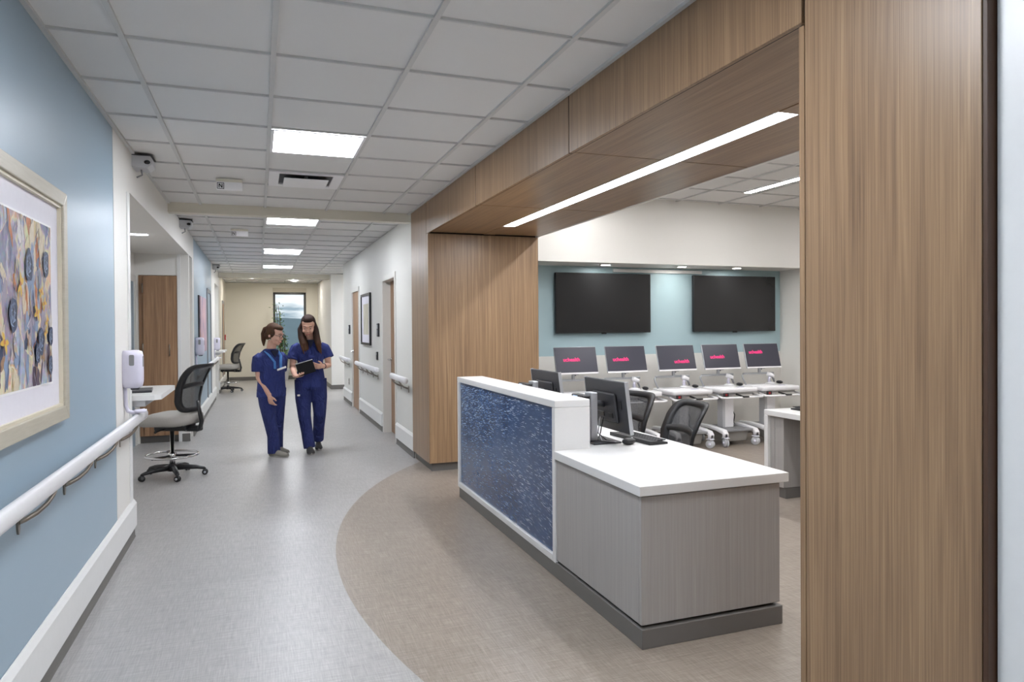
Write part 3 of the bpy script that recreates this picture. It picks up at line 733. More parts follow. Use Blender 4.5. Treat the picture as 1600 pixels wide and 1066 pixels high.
# ------------------------------------------------------------------ mesh back task chair / stool
def bez(p0, p1, p2, n=8): return [tuple((1-t)**2*a+2*t*(1-t)*b+t*t*c for a, b, c in zip(p0, p1, p2)) for t in [i/n for i in range(n+1)]]
def chair(name, label, x, y, rz, seat_z=0.60, ring=True, cat='chair', grp='mesh back stools'):
    """faces local -x ... back at +x"""
    t = thing(name, label, cat, (x, y, 0), rz, grp)
    # five spoke base
    hub = MB().lathe([(0, 0.055), (0.045, 0.055), (0.05, 0.10), (0.034, 0.125), (0, 0.125)], n=20).build('base_hub', black_pl, t)
    for k in range(5):
        a = 2*PI*k/5+0.35
        c, s_ = math.cos(a), math.sin(a)
        R = []
        for q, (r, z, w, h) in enumerate(((0.03, 0.088, 0.030, 0.030), (0.12, 0.088, 0.028, 0.026), (0.22, 0.080, 0.024, 0.020), (0.285, 0.066, 0.020, 0.014), (0.300, 0.060, 0.012, 0.008))):
            R.append([(c*r-s_*w*math.cos(b), s_*r+c*w*math.cos(b), z+h*math.sin(b)) for b in [2*PI*i/10 for i in range(10)]])
        MB().rings(R).build('base_leg', black_pl, t)
        cx, cy = c*0.292, s_*0.292
        ca = MB(); T = Matrix.Translation((cx, cy, 0.027)) @ Matrix.Rotation(a+0.9*(k % 3), 4, 'Z') @ Matrix.Rotation(PI/2, 4, 'X')
        for sg in (-1, 1):
            ca.lathe([(0, -0.009), (0.022, -0.009), (0.027, -0.004), (0.027, 0.004), (0.022, 0.009), (0, 0.009)], (0, 0, sg*0.013), black_pl, 18, T)
        ca.lathe([(0, -0.004), (0.012, -0.004), (0.012, 0.004), (0, 0.004)], (0, 0, 0.024), silver, 12, T)
        ca.tube([(cx, cy, 0.03), (cx, cy, 0.062)], 0.008, silver, 8)
        ca.ball((cx, cy, 0.045), (0.024, 0.024, 0.012), black_pl, 12)
        ca.build('caster', None, t)
    g = MB().lathe([(0, 0.1), (0.027, 0.1), (0.027, 0.24), (0.020, 0.24), (0.020, seat_z-0.13), (0, seat_z-0.13)], n=18)
    g.build('gas_column', chrome if ring else black_pl, t)
    if ring:
        rr_ = MB(); zr = 0.205
        rr_.tube([(0.235*math.cos(a), 0.235*math.sin(a), zr+0.006) for a in [2*PI*i/36 for i in range(36)]], 0.0105, n=8, loop=True)
        rr_.lathe([(0.028, -0.03), (0.040, -0.03), (0.040, 0.03), (0.028, 0.03), (0.028, -0.03)], (0, 0, zr), n=18, cap=False)
        fr = rr_.build('foot_ring', chrome, t)
        sp = MB()
        for k in range(3):
            a = 2*PI*k/3+0.2
            sp.tube([(0.035*math.cos(a), 0.035*math.sin(a), zr), (0.232*math.cos(a), 0.232*math.sin(a), zr+0.002)], 0.012, n=8)
        sp.build('ring_spoke', black_pl, fr)
    # mechanism under the seat
    m = MB().box((-0.13, -0.10, seat_z-0.145), (0.19, 0.10, seat_z-0.085), black_pl, 0.012)
    m.box((-0.18, -0.17, seat_z-0.093), (0.20, 0.17, seat_z-0.080), black_pl, 0.004)
    m.box((0.14, -0.05, seat_z-0.155), (0.29, 0.05, seat_z-0.105), black_pl, 0.01)
    m.build('tilt_mechanism', None, t)
    MB().tube([(-0.02, -0.10, seat_z-0.125), (-0.03, -0.20, seat_z-0.135), (-0.03, -0.235, seat_z-0.135)], [0.006, 0.007, 0.013], n=8).tube([(-0.10, 0.10, seat_z-0.125), (-0.10, 0.20, seat_z-0.13), (-0.10, 0.235, seat_z-0.13)], [0.006, 0.007, 0.013], n=8).build('lever', black_pl, t)
    # waterfall seat cushion
    R = []
    for z, k, e in ((-0.090, 0.88, 0.0), (-0.078, 0.975, 0), (-0.046, 1.0, 0), (-0.008, 0.98, 0), (0.018, 0.88, 0), (0.026, 0.6, 0), (0.024, 0.2, 0)):
        pts = rrect(0.50*k, 0.50*k, 0.15*k, 6)
        R.append([(px+0.0, py, seat_z+z-0.05*max(0, (-px-0.08)/0.2)**2*(1 if z > -0.05 else 0.5)+0.012*max(0, (px-0.12)/0.12)**2) for px, py in pts])
    MB().rings(R).build('seat', fabric, t)
    # back: curved frame panel (y across, z up, x bulge)
    bz0, bz1 = seat_z+0.035, seat_z+0.50
    def bx(v, u):      # v 0..1 up, u -1..1 across
        lean = 0.235+0.025*math.sin(v*PI*0.9+0.3)*-1.6+0.125*v*v
        return lean-0.045*u*u
    def wd(v): return 0.200+0.045*math.sin(min(1, v*1.15)*PI*0.62)-0.0*v
    nU, nV = 14, 16
    def P(u, v, off=0): return (bx(v, u)+off, u*wd(v), bz0+(bz1-bz0)*v)
    def sqp(a, ru, rv, cu=0.0, cv=0.5):   # superellipse loop
        c, s_ = math.cos(a), math.sin(a)
        p = 0.34
        return (cu+ru*math.copysign(abs(c)**p, c), cv+rv*math.copysign(abs(s_)**p, s_))
    NA = 48
    fr = MB(); R = []
    def loop(k, off):
        L = []
        for i in range(NA):
            u, v = sqp(2*PI*i/NA, 1.0*k[0], 0.5*k[1]); L.append(P(u, v, off))
        return L
    R = [loop((1, 1), -0.012), loop((1.0, 1.0), 0.012), loop((0.74, 0.82), 0.013), loop((0.74, 0.82), -0.008)]
    fr.rings(R, loop=True, cap=False)
    # crossbar at mid height, bowed
    cb = [[P(u, 0.52+0.05*(1-u*u)+dv, off) for u in [-0.84+1.68*i/12 for i in range(13)]] for dv, off in ((-0.045, -0.008), (0.045, -0.008), (0.045, 0.013), (-0.045, 0.013))]
    V = [p for r in cb for p in r]; F = []
    for k in range(4):
        for i in range(12): F.append((k*13+i, k*13+i+1, ((k+1) % 4)*13+i+1, ((k+1) % 4)*13+i))
    fr._add(V, F, None, True)
    bf = fr.build('back_frame', black_pl, t)
    ms_ = MB(); V = []; F = []
    for j in range(nV+1):
        for i in range(nU+1):
            u = -0.86+1.72*i/nU; v = 0.06+0.88*j/nV
            k = abs(v-0.5)/0.44
            uu_ = u*(1-0.10*max(0, k-0.6)/0.4)
            V.append(P(uu_, v, 0.0))
    for j in range(nV):
        for i in range(nU): F.append((j*(nU+1)+i, j*(nU+1)+i+1, (j+1)*(nU+1)+i+1, (j+1)*(nU+1)+i))
    ms_._add(V, F, None, True); ms_.build('back_mesh', weave, bf)
    MB().tube([(0.24, 0, seat_z-0.13), (0.285, 0, seat_z-0.12), (0.30, 0, seat_z-0.06), (0.275, 0, seat_z+0.06), (0.262, 0, seat_z+0.14)], [0.03, 0.035, 0.032, 0.028, 0.02], n=12, flat=0.5).build('back_post', black_pl, t)
    return t
c1 = chair('drafting_stool', 'nearest grey stool with black mesh back and chrome foot ring at the alcove shelf', -0.80, 7.48, math.radians(-24), 0.60)
c2 = dup(c1, (-0.66, 17.0, 0), math.radians(-20), 'distant grey stool with black mesh back near the end of the corridor')
ca = chair('task_chair', 'nearer black mesh task chair behind the reception desk worktop', 2.675, 4.35, math.radians(-6), 0.385, False, 'chair', 'black mesh task chairs')
cb_ = dup(ca, (2.68, 5.05, 0), math.radians(14), 'farther black mesh task chair partly hidden by the desk monitor')

# ------------------------------------------------------------------ computer carts
def text_mesh(name, body, size, m, parent, mtx):
    cu = bpy.data.curves.new(name, 'FONT'); cu.body = body; cu.size = size; cu.align_x = 'CENTER'; cu.extrude = 0.0006; cu.offset = 0.0008
    o = bpy.data.objects.new(name, cu)
    dg = bpy.context.evaluated_depsgraph_get(); COL.objects.link(o); bpy.context.view_layer.update()
    me = bpy.data.meshes.new_from_object(o.evaluated_get(bpy.context.evaluated_depsgraph_get()))
    bpy.data.objects.remove(o); me.name = name
    me.transform(mtx); me.materials.clear(); me.materials.append(m)
    r = bpy.data.objects.new(name, me); COL.objects.link(r); r.parent = parent; return r
TILT = math.radians(15)
def cart(label, x, lx, lz):
    t = thing('computer_cart', label, 'computer cart', (x, 7.05, 0), 0, 'white medical computer carts')
    # casters
    for sx in (-1, 1):
        for fy in (-0.25, 0.22):
            c = MB(); cx, cy = sx*0.215, fy
            T = Matrix.Translation((cx, cy-0.01, 0.05)) @ Matrix.Rotation(0.35*sx+0.2, 4, 'Z') @ Matrix.Rotation(PI/2, 4, 'Y')
            for s_ in (-1, 1):
                c.lathe([(0, -0.010), (0.044, -0.010), (0.050, -0.004), (0.050, 0.004), (0.044, 0.010), (0, 0.010)], (0, 0, s_*0.014), lgrey_pl, 22, T)
            c.lathe([(0, -0.03), (0.016, -0.03), (0.016, 0.03), (0, 0.03)], (0, 0, 0), lilac_pl, 14, T)
            c.tube([(cx, cy-0.01, 0.05), (cx, cy, 0.09), (cx, cy, 0.125)], 0.014, lgrey_pl, 8)
            c.box((cx-0.035, cy-0.05, 0.098), (cx+0.035, cy+0.03, 0.112), lilac_pl, 0.006)
            c.build('caster', None, t)
    # white side rails of the base and grey platform
    for sx in (-1, 1):
        R = []
        for yy, zz, w, h in ((-0.285, 0.140, 0.030, 0.030), (-0.25, 0.175, 0.034, 0.028), (-0.12, 0.195, 0.034, 0.024), (0.05, 0.208, 0.032, 0.022), (0.24, 0.20, 0.030, 0.022), (0.27, 0.17, 0.026, 0.02)):
            R.append([(sx*0.222+px*w/0.03, yy, zz+pz*h/0.03) for px, pz in rrect(0.062, 0.058, 0.014, 3)])
        MB().rings(R).build('base_rail', white_pl, t)
        MB().box((sx*0.222-0.022, -0.285, 0.108), (sx*0.222+0.022, -0.225, 0.165), None, 0.01).build('rail_foot', white_pl, t)
    MB().box((-0.20, -0.25, 0.170), (0.20, 0.22, 0.196), None, 0.006).build('base_platform', grey_pl, t)
    MB().rings([[(px*k, -0.03+py*k, z) for px, py in rrect(0.34, 0.36, 0.04, 4)] for z, k in ((0.05, 0.88), (0.055, 0.9), (0.165, 1.0), (0.17, 1.0))]).build('battery_box', mat('cart_box_grey', (150, 148, 144), 0.5), t)
    MB().box((-0.095, -0.05, 0.196), (0.065, 0.06, 0.60), None, 0.006).build('column', white_pl, t)
    MB().box((-0.10, -0.055, 0.196), (-0.06, 0.055, 0.59), None, 0.006).build('column_cover', lgrey_pl, t)
    # work surface
    R = []
    for z, k in ((0.632, 0.95), (0.64, 1.0), (0.672, 1.0), (0.684, 0.985)):
        R.append([(px*k, -0.02+py*k, z) for px, py in rrect(0.55, 0.46, 0.035, 5)])
    MB().rings(R).build('work_surface', white_pl, t)
    MB().box((-0.25, -0.19, 0.603), (0.25, 0.19, 0.633), None, 0.01).build('tray_housing', lgrey_pl, t)
    MB().rings([[(px*k, 0.0+py*k, z) for px, py in rrect(0.50, 0.38, 0.05, 5)] for z, k in ((0.6835, 1.0), (0.688, 0.99))]).build('surface_mat', white_pl, t)
    MB().box((0.03, -0.17, 0.6885), (0.13, -0.13, 0.6895)).build('touch_strip', mat('lilac_strip', (150, 145, 185), 0.5), t)
    sw = MB().box((-0.235, -0.262, 0.592), (-0.165, -0.240, 0.634), None, 0.004).build('power_switch', dark_pl, t)
    MB().box((-0.215, -0.2635, 0.602), (-0.190, -0.262, 0.625)).build('switch_light', red_m, sw)
    MB().tube([(-0.26, -0.16, 0.60), (-0.29, -0.30, 0.585), (-0.255, -0.325, 0.582), (0.255, -0.325, 0.582), (0.29, -0.30, 0.585), (0.26, -0.16, 0.60)], 0.013, n=10).build('front_handle', white_pl, t)
    MB().tube([(-0.02, -0.21, 0.61), (-0.02, -0.345, 0.592), (0.05, -0.35, 0.592)], [0.012, 0.010, 0.009], n=8).build('height_lever', black_pl, t)
    # grey tube frame carrying the monitor
    MB().tube([(-0.245, 0.10, 0.66), (-0.27, 0.14, 0.76), (-0.275, 0.15, 0.80), (-0.25, 0.15, 0.822), (0.20, 0.15, 0.822)], 0.011, n=8).box((-0.26, 0.135, 0.808), (0.21, 0.165, 0.832), None, 0.004).build('monitor_frame', silver, t)
    MB().box((-0.032, 0.13, 0.82), (0.0, 0.16, 0.90), None, 0.004).box((-0.028, 0.09, 0.88), (0.03, 0.15, 0.905), None, 0.004).build('monitor_post', silver, t)
    MB().tube([(0.0, 0.13, 0.87), (0.02, 0.115, 0.895), (0.10, 0.11, 0.90)], 0.006, n=6).build('cable', black_pl, t)
    T = Matrix.Translation((0.012, 0.12, 1.045)) @ Matrix.Rotation(-TILT, 4, 'X')
    mo = MB().box((-0.262, 0.0, -0.155), (0.262, 0.022, 0.158), None, 0.004, T).box((-0.1, 0.02, -0.10), (0.1, 0.045, 0.06), None, 0.006, T).build('monitor', silver, t)
    MB().box((-0.258, -0.002, -0.140), (0.258, 0.001, 0.153), None, 0, T).build('screen', screen_m, mo)
    MB().box((-0.262, -0.006, -0.160), (0.262, 0.002, -0.141), None, 0.002, T).build('bezel', white_pl, mo)
    text_mesh('screen_text', 'uchealth', 0.062, pink, mo, T @ Matrix.Translation((lx, -0.004, lz)) @ Matrix.Rotation(PI/2, 4, 'X'))
    MB().tube([(0.08, 0.03, 0.60), (0.10, 0.06, 0.45), (0.14, 0.03, 0.33), (0.10, 0.0, 0.24), (0.15, 0.05, 0.22), (0.12, 0.08, 0.30), (0.17, 0.08, 0.26)], 0.006, n=6).build('coiled_cable', black_pl, t)
    return t
CX = [3.385, 4.03, 4.715, 5.36, 5.985]
LBL = ['first cart from the walnut pillar, half hidden behind the desk monitors', 'second cart from the walnut pillar, pink word low left on its screen', 'middle cart of the row, pink word low right on its screen',
       'fourth white cart in the row, its full base and casters in view', 'rightmost white cart, pink word high on its screen']
LP = [(-0.06, -0.010), (-0.075, -0.02), (0.065, -0.065), (-0.06, -0.02), (-0.10, 0.03)]
for i in range(5):
    cart('white computer cart: '+LBL[i], CX[i], *LP[i])
def scanner(label, x, y, z):
    t = thing('barcode_scanner', label, 'scanner', (x, y, z), 0, 'barcode scanners on carts')
    MB().lathe([(0, 0), (0.062, 0), (0.060, 0.008), (0.030, 0.020), (0.0, 0.022)], n=22).build('cradle', white_pl, t)
    MB().tube([(0, 0.01, 0.016), (-0.004, 0.012, 0.06), (0.0, 0.0, 0.085)], [0.024, 0.016, 0.020], n=12).build('stand', lilac_pl, t)
    MB().tube([(-0.03, 0.02, 0.125), (0.0, 0.0, 0.115), (0.04, -0.03, 0.095)], [0.026, 0.027, 0.018], n=12).build('head', white_pl, t)
    MB().tube([(0.02, -0.01, 0.10), (0.045, -0.01, 0.06), (0.06, -0.01, 0.022)], [0.011, 0.013, 0.011], n=10).build('handle', grey_pl, t)
    return t
s0 = None
SL = ['white barcode scanner on the first cart by the pillar', 'white barcode scanner on the second cart, above the nearer desk monitor', 'white barcode scanner in its cradle on the middle cart',
      'white barcode scanner in its cradle on the fourth cart', 'white barcode scanner in its cradle on the rightmost cart']
for i in range(1, 5):
    if s0 is None: s0 = scanner(SL[i], CX[i]+0.12, 7.16, 0.6885)
    else: dup(s0, (CX[i]+0.12, 7.16, 0.6885), 0, SL[i])
for i in range(1, 5):
    mouse(['', 'dark mouse on the second cart next to its scanner', 'dark mouse on the middle cart next to its scanner', 'dark mouse on the fourth cart next to its scanner', 'dark mouse at the right edge of the rightmost cart'][i],
          CX[i]+(0.20 if i < 4 else 0.235), 7.06 if i < 4 else 7.12, 0.6865, PI/2, 'mice on carts')

# ------------------------------------------------------------------ televisions
def tv(label, x0, x1):
    t = thing('wall_television', label, 'television', ((x0+x1)/2, SB-0.004, 1.713), 0, 'wall televisions')
    w = (x1-x0)/2
    MB().box((-w, -0.075, -0.362), (w, -0.03, 0.362), None, 0.006).build('housing', black_pl, t)
    MB().box((-w+0.010, -0.077, -0.348), (w-0.010, -0.0745, 0.352)).build('screen', tv_m, t)
    MB().box((-0.2, -0.03, -0.15), (0.2, 0.0, 0.15)).build('wall_bracket', dark_pl, t)
    MB().box((-0.03, -0.07, -0.375), (0.03, -0.045, -0.36), None, 0.003).build('sensor', black_pl, t)
    return t
t1 = tv('left black wall television in the teal recess above the carts', 3.30, 4.59)
dup(t1, ((5.22+6.51)/2, SB-0.004, 1.713), 0, 'right black wall television in the teal recess above the carts')

# ------------------------------------------------------------------ second desk at right
t = thing('side_desk', 'white-topped grey desk partly hidden by the near walnut pillar', 'desk', (4.02, 4.79, 0))
def q(name, a, b, m, bev=0.002): return MB().box(a, b, None, bev).build(name, m, t)
q('desk_top', (0, -2.2, 0.675), (0.80, 0.0, 0.72), quartz, 0.003)
q('end_leg', (0, -0.045, 0), (0.80, 0.0, 0.675), quartz, 0.003)
q('pedestal', (0.03, -0.20, 0.09), (0.78, -0.048, 0.673), lam_grey)
q('modesty_panel', (0.28, -2.2, 0.09), (0.30, -0.20, 0.673), lam_grey)
q('drawer_front', (0.025, -0.10, 0.09), (0.030, -0.05, 0.673), lam_grey)
q('kick', (0.27, -2.2, 0), (0.29, -0.20, 0.088), base_grey)
q('kick', (0.05, -0.20, 0), (0.76, -0.05, 0.088), base_grey)
dup(k0, (4.43, 4.62, 0.7205), PI/2, 'black keyboard on the side desk at the edge of the near pillar')

# ------------------------------------------------------------------ alcove: cabinet, writing shelf, folder
t = thing('tall_cabinet', 'tall wooden cabinet with one door built into the end of the stool alcove', 'cabinet', (-1.185, 9.76, 0))
MB().box((-0.218, -0.02, 0.09), (0.218, 0.35, 2.11), None, 0.002).build('body', wood_door, t)
MB().box((-0.218, 0.03, 0), (0.218, 0.34, 0.09)).build('kick', base_grey, t)
dr = MB().box((-0.165, -0.042, 0.095), (0.216, -0.022, 2.105), None, 0.002).build('door', wood_door, t)
MB().tube([(0.13, -0.042, 1.10), (0.13, -0.068, 1.11), (0.13, -0.068, 1.23), (0.13, -0.042, 1.24)], 0.006, n=8).build('handle', nickel, dr)
hg = MB()
for z in (0.25, 1.2, 1.95): hg.tube([(-0.172, -0.046, z-0.06), (-0.172, -0.046, z+0.06)], 0.007, n=8)
hg.build('hinge', nickel, dr)
t = thing('wall_shelf', 'white writing shelf projecting from the alcove with a black folder on it', 'shelf', (-1.05, 5.9, 0.925))
MB().prism([(-0.40, -0.47), (0.36, -0.47), (0.40, -0.43), (0.40, 0.41), (0.36, 0.45), (-0.40, 0.45)], 0.015, 0.05).build('shelf_top', whitep, t)
MB().box((-0.40, -0.45, -0.03), (0.30, 0.43, 0.015), None, 0.004).build('shelf_apron', lgrey_pl, t)
for yy in (-0.38, 0.36): MB().prism([(-0.40, -0.30), (-0.37, -0.30), (0.15, -0.03), (-0.40, -0.03)], yy-0.01, yy+0.01, axis='y').build('bracket', whitep, t)
tag(MB().box((-0.11, -0.15, 0), (0.11, 0.15, 0.016), None, 0.003).build('folder', dark_pl, None, (-0.86, 5.80, 0.9755), (0, 0, 0.1)), 'dark folder lying on the white alcove writing shelf', 'folder')
t2 = dup(bpy.data.objects['wall_shelf'], (-1.05, 15.9, 0.925), 0, 'white writing shelf of the far alcove behind the distant dispenser')

# ------------------------------------------------------------------ sanitizer dispensers
def dispenser(label, y, z=1.178):
    t = thing('sanitizer_dispenser', label, 'dispenser', (XL+0.003, y, z), 0, 'hand sanitizer dispensers')
    R = []
    for x, k, kz in ((0.0, 0.94, 0.97), (0.05, 1.0, 1.0), (0.085, 0.97, 0.99), (0.105, 0.86, 0.93), (0.112, 0.6, 0.75)):
        R.append([(x, py*k, pz*kz) for py, pz in rrect(0.125, 0.25, 0.042, 5)])
    MB().rings(R).build('housing', lilac_pl, t)
    MB().prism([(y_, z_) for y_, z_ in rrect(0.03, 0.07, 0.008, 3)], 0.109, 0.114, axis='x', mtx=Matrix.Translation((0, 0, 0.05))).build('level_window', grey_pl, t)
    MB().prism([(x_, z_) for x_, z_ in rrect(0.03, 0.07, 0.008, 3)], -0.0635, -0.058, axis='y', mtx=Matrix.Translation((0.055, 0, 0.06))).build('side_window', grey_pl, t)
    MB().tube([(0.006, -0.0, -0.12), (0.010, -0.0, -0.24), (0.022, 0, -0.275), (0.05, 0, -0.285), (0.12, 0, -0.272)], [0.012, 0.012, 0.012, 0.014, 0.012], n=10, flat=1.0).build('tray_arm', lilac_pl, t)
    MB().rings([[(0.095+px*k, py*k, z_) for px, py in rrect(0.07, 0.09, 0.03, 4)] for z_, k in ((-0.285, 0.9), (-0.278, 1.0), (-0.268, 1.0), (-0.272, 0.85))]).build('drip_tray', lilac_pl, t)
    MB().box((0.04, -0.02, -0.135), (0.09, 0.02, -0.115), None, 0.004).build('nozzle', dark_pl, t)
    return t
s1 = dispenser('nearest hand sanitizer dispenser with drip tray above the end of the near handrail', 5.12)
dup(s1, (XL+0.003, 10.62, 1.19), 0, 'middle hand sanitizer dispenser at the start of the far blue wall')
dup(s1, (XL+0.003, 14.92, 1.13), 0, 'farthest hand sanitizer dispenser at the corner of the far alcove')

# ------------------------------------------------------------------ right wall details
t = thing('framed_picture', 'narrow black-framed picture between the two doors on the right corridor wall', 'picture', (XR, 11.03, 1.565))
f = MB()
for a, b in (((-0.03, -0.48, -0.40), (0, -0.445, 0.40)), ((-0.03, 0.445, -0.40), (0, 0.48, 0.40)), ((-0.03, -0.445, -0.40), (0, 0.445, -0.365)), ((-0.03, -0.445, 0.365), (0, 0.445, 0.40))): f.box(a, b)
f.build('frame', black_pl, t)
MB().box((-0.012, -0.445, -0.365), (-0.004, 0.445, 0.365)).build('mat_board', matboard, t)
MB().box((-0.014, -0.28, -0.24), (-0.0115, 0.28, 0.24)).build('print', mat('faded_print', (196, 190, 170), 0.6, noise=(6, 0.25)), t)
def keypad(name, label, y, z, h=0.16):
    t = thing(name, label, 'wall device', (XR, y, z), 0, 'door keypads')
    MB().box((-0.025, -0.055, -h/2), (0, 0.055, h/2), None, 0.006).build('housing', dark_pl, t)
    MB().box((-0.028, -0.035, h*0.1), (-0.025, 0.035, h*0.38)).build('display', lgrey_pl, t)
    MB().box((-0.028, -0.035, -h*0.38), (-0.025, 0.035, -h*0.02)).build('keys', grey_pl, t)
    return t
keypad('wall_keypad', 'dark keypad beside the nearer door on the right wall', 9.86, 1.40, 0.19)
keypad('wall_keypad', 'dark keypad beside the farther door on the right wall', 13.15, 1.40, 0.17)
t = thing('card_reader', 'small black card reader under the keypad by the nearer door', 'card reader', (XR, 9.98, 1.03))
MB().box((-0.02, -0.04, -0.06), (0, 0.04, 0.06), None, 0.006).build('housing', black_pl, t)
MB().box((-0.022, -0.02, 0.02), (-0.02, 0.02, 0.035)).build('indicator', lgrey_pl, t)
t = thing('wall_outlet', 'small outlet plate low on the right wall past the far door', 'outlet', (XR, 13.35, 0.42))
MB().box((-0.006, -0.04, -0.06), (0, 0.04, 0.06), None, 0.002).build('plate', nickel, t)
MB().box((-0.008, -0.018, 0.012), (-0.006, 0.018, 0.042)).box((-0.008, -0.018, -0.042), (-0.006, 0.018, -0.012)).build('socket', dark_pl, t)
# canvas on the far blue wall
t = thing('wall_canvas', 'pink and orange canvas on the far blue wall behind the stool', 'picture', (XL, 11.75, 1.50))
MB().box((0, -0.60, -0.42), (0.035, 0.60, 0.42), None, 0.003).build('canvas', grain('canvas_paint', [(0.35, (128, 130, 156)), (0.65, (216, 180, 160)), (0.5, (190, 156, 164))], (1, 3, 0.8), 0.6, 0.1, warp=2.0), t)
MB().box((0.0, -0.61, -0.43), (0.02, 0.61, 0.43), None, 0.002).build('frame', dark_pl, t)

# ------------------------------------------------------------------ large framed painting on the near blue wall
PY0, PY1, PZ0, PZ1 = 2.02, 3.60, 1.045, 2.045
t = thing('framed_painting', 'large abstract floral painting with champagne frame and white mat on the blue wall', 'painting', (XL, (PY0+PY1)/2, (PZ0+PZ1)/2))
hw, hh = (PY1-PY0)/2, (PZ1-PZ0)/2
f = MB(); fwid = 0.062
for a, b, c, d in ((-hw, hw, -hh, -hh+fwid), (-hw, hw, hh-fwid, hh)):
    f.prism([(a, c), (b, c), (b, d), (a, d)] if False else ([(a, -hh), (b, -hh), (b-fwid, -hh+fwid), (a+fwid, -hh+fwid)] if c < 0 else [(a, hh), (b, hh), (b-fwid, hh-fwid), (a+fwid, hh-fwid)]), 0.002, 0.034, axis='x')
for sg in (-1, 1):
    f.prism([(sg*hw, -hh), (sg*hw, hh), (sg*(hw-fwid), hh-fwid), (sg*(hw-fwid), -hh+fwid)], 0.002, 0.034, axis='x')
fo = f.build('frame', frame_gold, t)
bv = fo.modifiers.new('bevel', 'BEVEL'); bv.width = 0.004; bv.segments = 2
il = MB()
for a, b, c, d in ((-hw+fwid, hw-fwid, -hh+fwid, -hh+fwid+0.012), (-hw+fwid, hw-fwid, hh-fwid-0.012, hh-fwid), (-hw+fwid, -hw+fwid+0.012, -hh+fwid+0.012, hh-fwid-0.012), (hw-fwid-0.012, hw-fwid, -hh+fwid+0.012, hh-fwid-0.012)):
    il.box((0.006, a, c), (0.024, b, d))
il.build('inner_lip', mat('champagne_lip', (214, 206, 184), 0.4), t)
MB().box((0.003, -hw+fwid, -hh+fwid), (0.010, hw-fwid, hh-fwid)).build('mat_board', matboard, t)
aw, ah = hw-fwid-0.125, hh-fwid-0.115
b_ = MB()
for a, b, c, d in ((-aw-0.008, aw+0.008, -ah-0.008, -ah), (-aw-0.008, aw+0.008, ah, ah+0.008), (-aw-0.008, -aw, -ah, ah), (aw, aw+0.008, -ah, ah)): b_.box((0.010, a, c), (0.0125, b, d))
b_.build('mat_bevel', white_pl, t)
def paint_mat():
    m = bpy.data.materials.new('painted_ground'); m.use_nodes = True
    n, l = m.node_tree.nodes, m.node_tree.links; b = n['Principled BSDF']; b.inputs['Roughness'].default_value = 0.55
    tc = n.new('ShaderNodeTexCoord'); wz = n.new('ShaderNodeTexNoise'); wz.inputs['Scale'].default_value = 5; wz.inputs['Detail'].default_value = 3
    l.new(tc.outputs['Object'], wz.inputs['Vector'])
    vm = n.new('ShaderNodeVectorMath'); vm.operation = 'MULTIPLY_ADD'; l.new(wz.outputs['Color'], vm.inputs[0]); vm.inputs[1].default_value = (0.25, 0.25, 0.35); l.new(tc.outputs['Object'], vm.inputs[2])
    mp = n.new('ShaderNodeMapping'); mp.inputs['Scale'].default_value = (6, 9, 4.2); l.new(vm.outputs[0], mp.inputs[0])
    v = n.new('ShaderNodeTexVoronoi'); v.feature = 'SMOOTH_F1'; v.inputs['Smoothness'].default_value = 0.35; v.inputs['Scale'].default_value = 1.2
    l.new(mp.outputs[0], v.inputs['Vector'])
    sp = n.new('ShaderNodeSeparateColor'); l.new(v.outputs['Color'], sp.inputs[0])
    rp = n.new('ShaderNodeValToRGB'); e = rp.color_ramp.elements
    cols = [(0.0, (112, 128, 158)), (0.16, (150, 140, 160)), (0.30, (186, 176, 186)), (0.42, (206, 196, 150)), (0.54, (220, 206, 182)), (0.64, (208, 158, 108)), (0.74, (150, 168, 192)), (0.86, (196, 190, 196)), (1.0, (176, 150, 90))]
    for i, (p, c) in enumerate(cols):
        el = e[i] if i < 2 else e.new(p)
        el.position = p; el.color = s2l(c)+(1,)
    e[0].position = 0.0
    l.new(sp.outputs[0], rp.inputs[0])
    n2 = n.new('ShaderNodeTexNoise'); n2.inputs['Scale'].default_value = 38; n2.inputs['Detail'].default_value = 5; l.new(mp.outputs[0], n2.inputs['Vector']) if False else l.new(tc.outputs['Object'], n2.inputs['Vector'])
    mx = n.new('ShaderNodeMix'); mx.data_type = 'RGBA'; mx.blend_type = 'OVERLAY'; mx.inputs[0].default_value = 0.55
    l.new(rp.outputs[0], mx.inputs[6]); l.new(n2.outputs['Color'], mx.inputs[7])
    hs = n.new('ShaderNodeHueSaturation'); hs.inputs['Saturation'].default_value = 0.9; l.new(mx.outputs[2], hs.inputs['Color'])
    l.new(hs.outputs[0], b.inputs['Base Color']); return m
art = MB(); PG = paint_mat()
art.box((0.010, -aw, -ah), (0.011, aw, ah), PG)
random.seed(21)
pc = {k: mat('paint_'+k, c, 0.5, noise=(60, 0.18)) for k, c in dict(navy=(58, 70, 98), slate=(96, 110, 138), black=(36, 40, 54), yellow=(212, 174, 72), orange=(188, 116, 70), plum=(82, 66, 84), white=(206, 202, 200), cream=(208, 196, 172), sky=(132, 150, 178), sand=(196, 170, 120), lilac=(156, 148, 164), tan=(160, 128, 100)).items()}
LAY = [0.0112]
def blob(y, z, ry, rz_, m, wob=0.25, n=18, rot=0.0):
    LAY[0] += 0.000012
    ph = random.random()*6; pts = []
    for i in range(n):
        a = 2*PI*i/n; k = 1+wob*math.sin(3*a+ph)*0.5+wob*0.5*math.sin(5*a+2*ph)
        u, w = ry*k*math.cos(a), rz_*k*math.sin(a)
        py, pz = y+u*math.cos(rot)-w*math.sin(rot), z+u*math.sin(rot)+w*math.cos(rot)
        pts.append((max(-aw, min(aw, py)), max(-ah, min(ah, pz))))
    art._add([(LAY[0], p, q) for p, q in pts], [tuple(range(n))], pc[m])
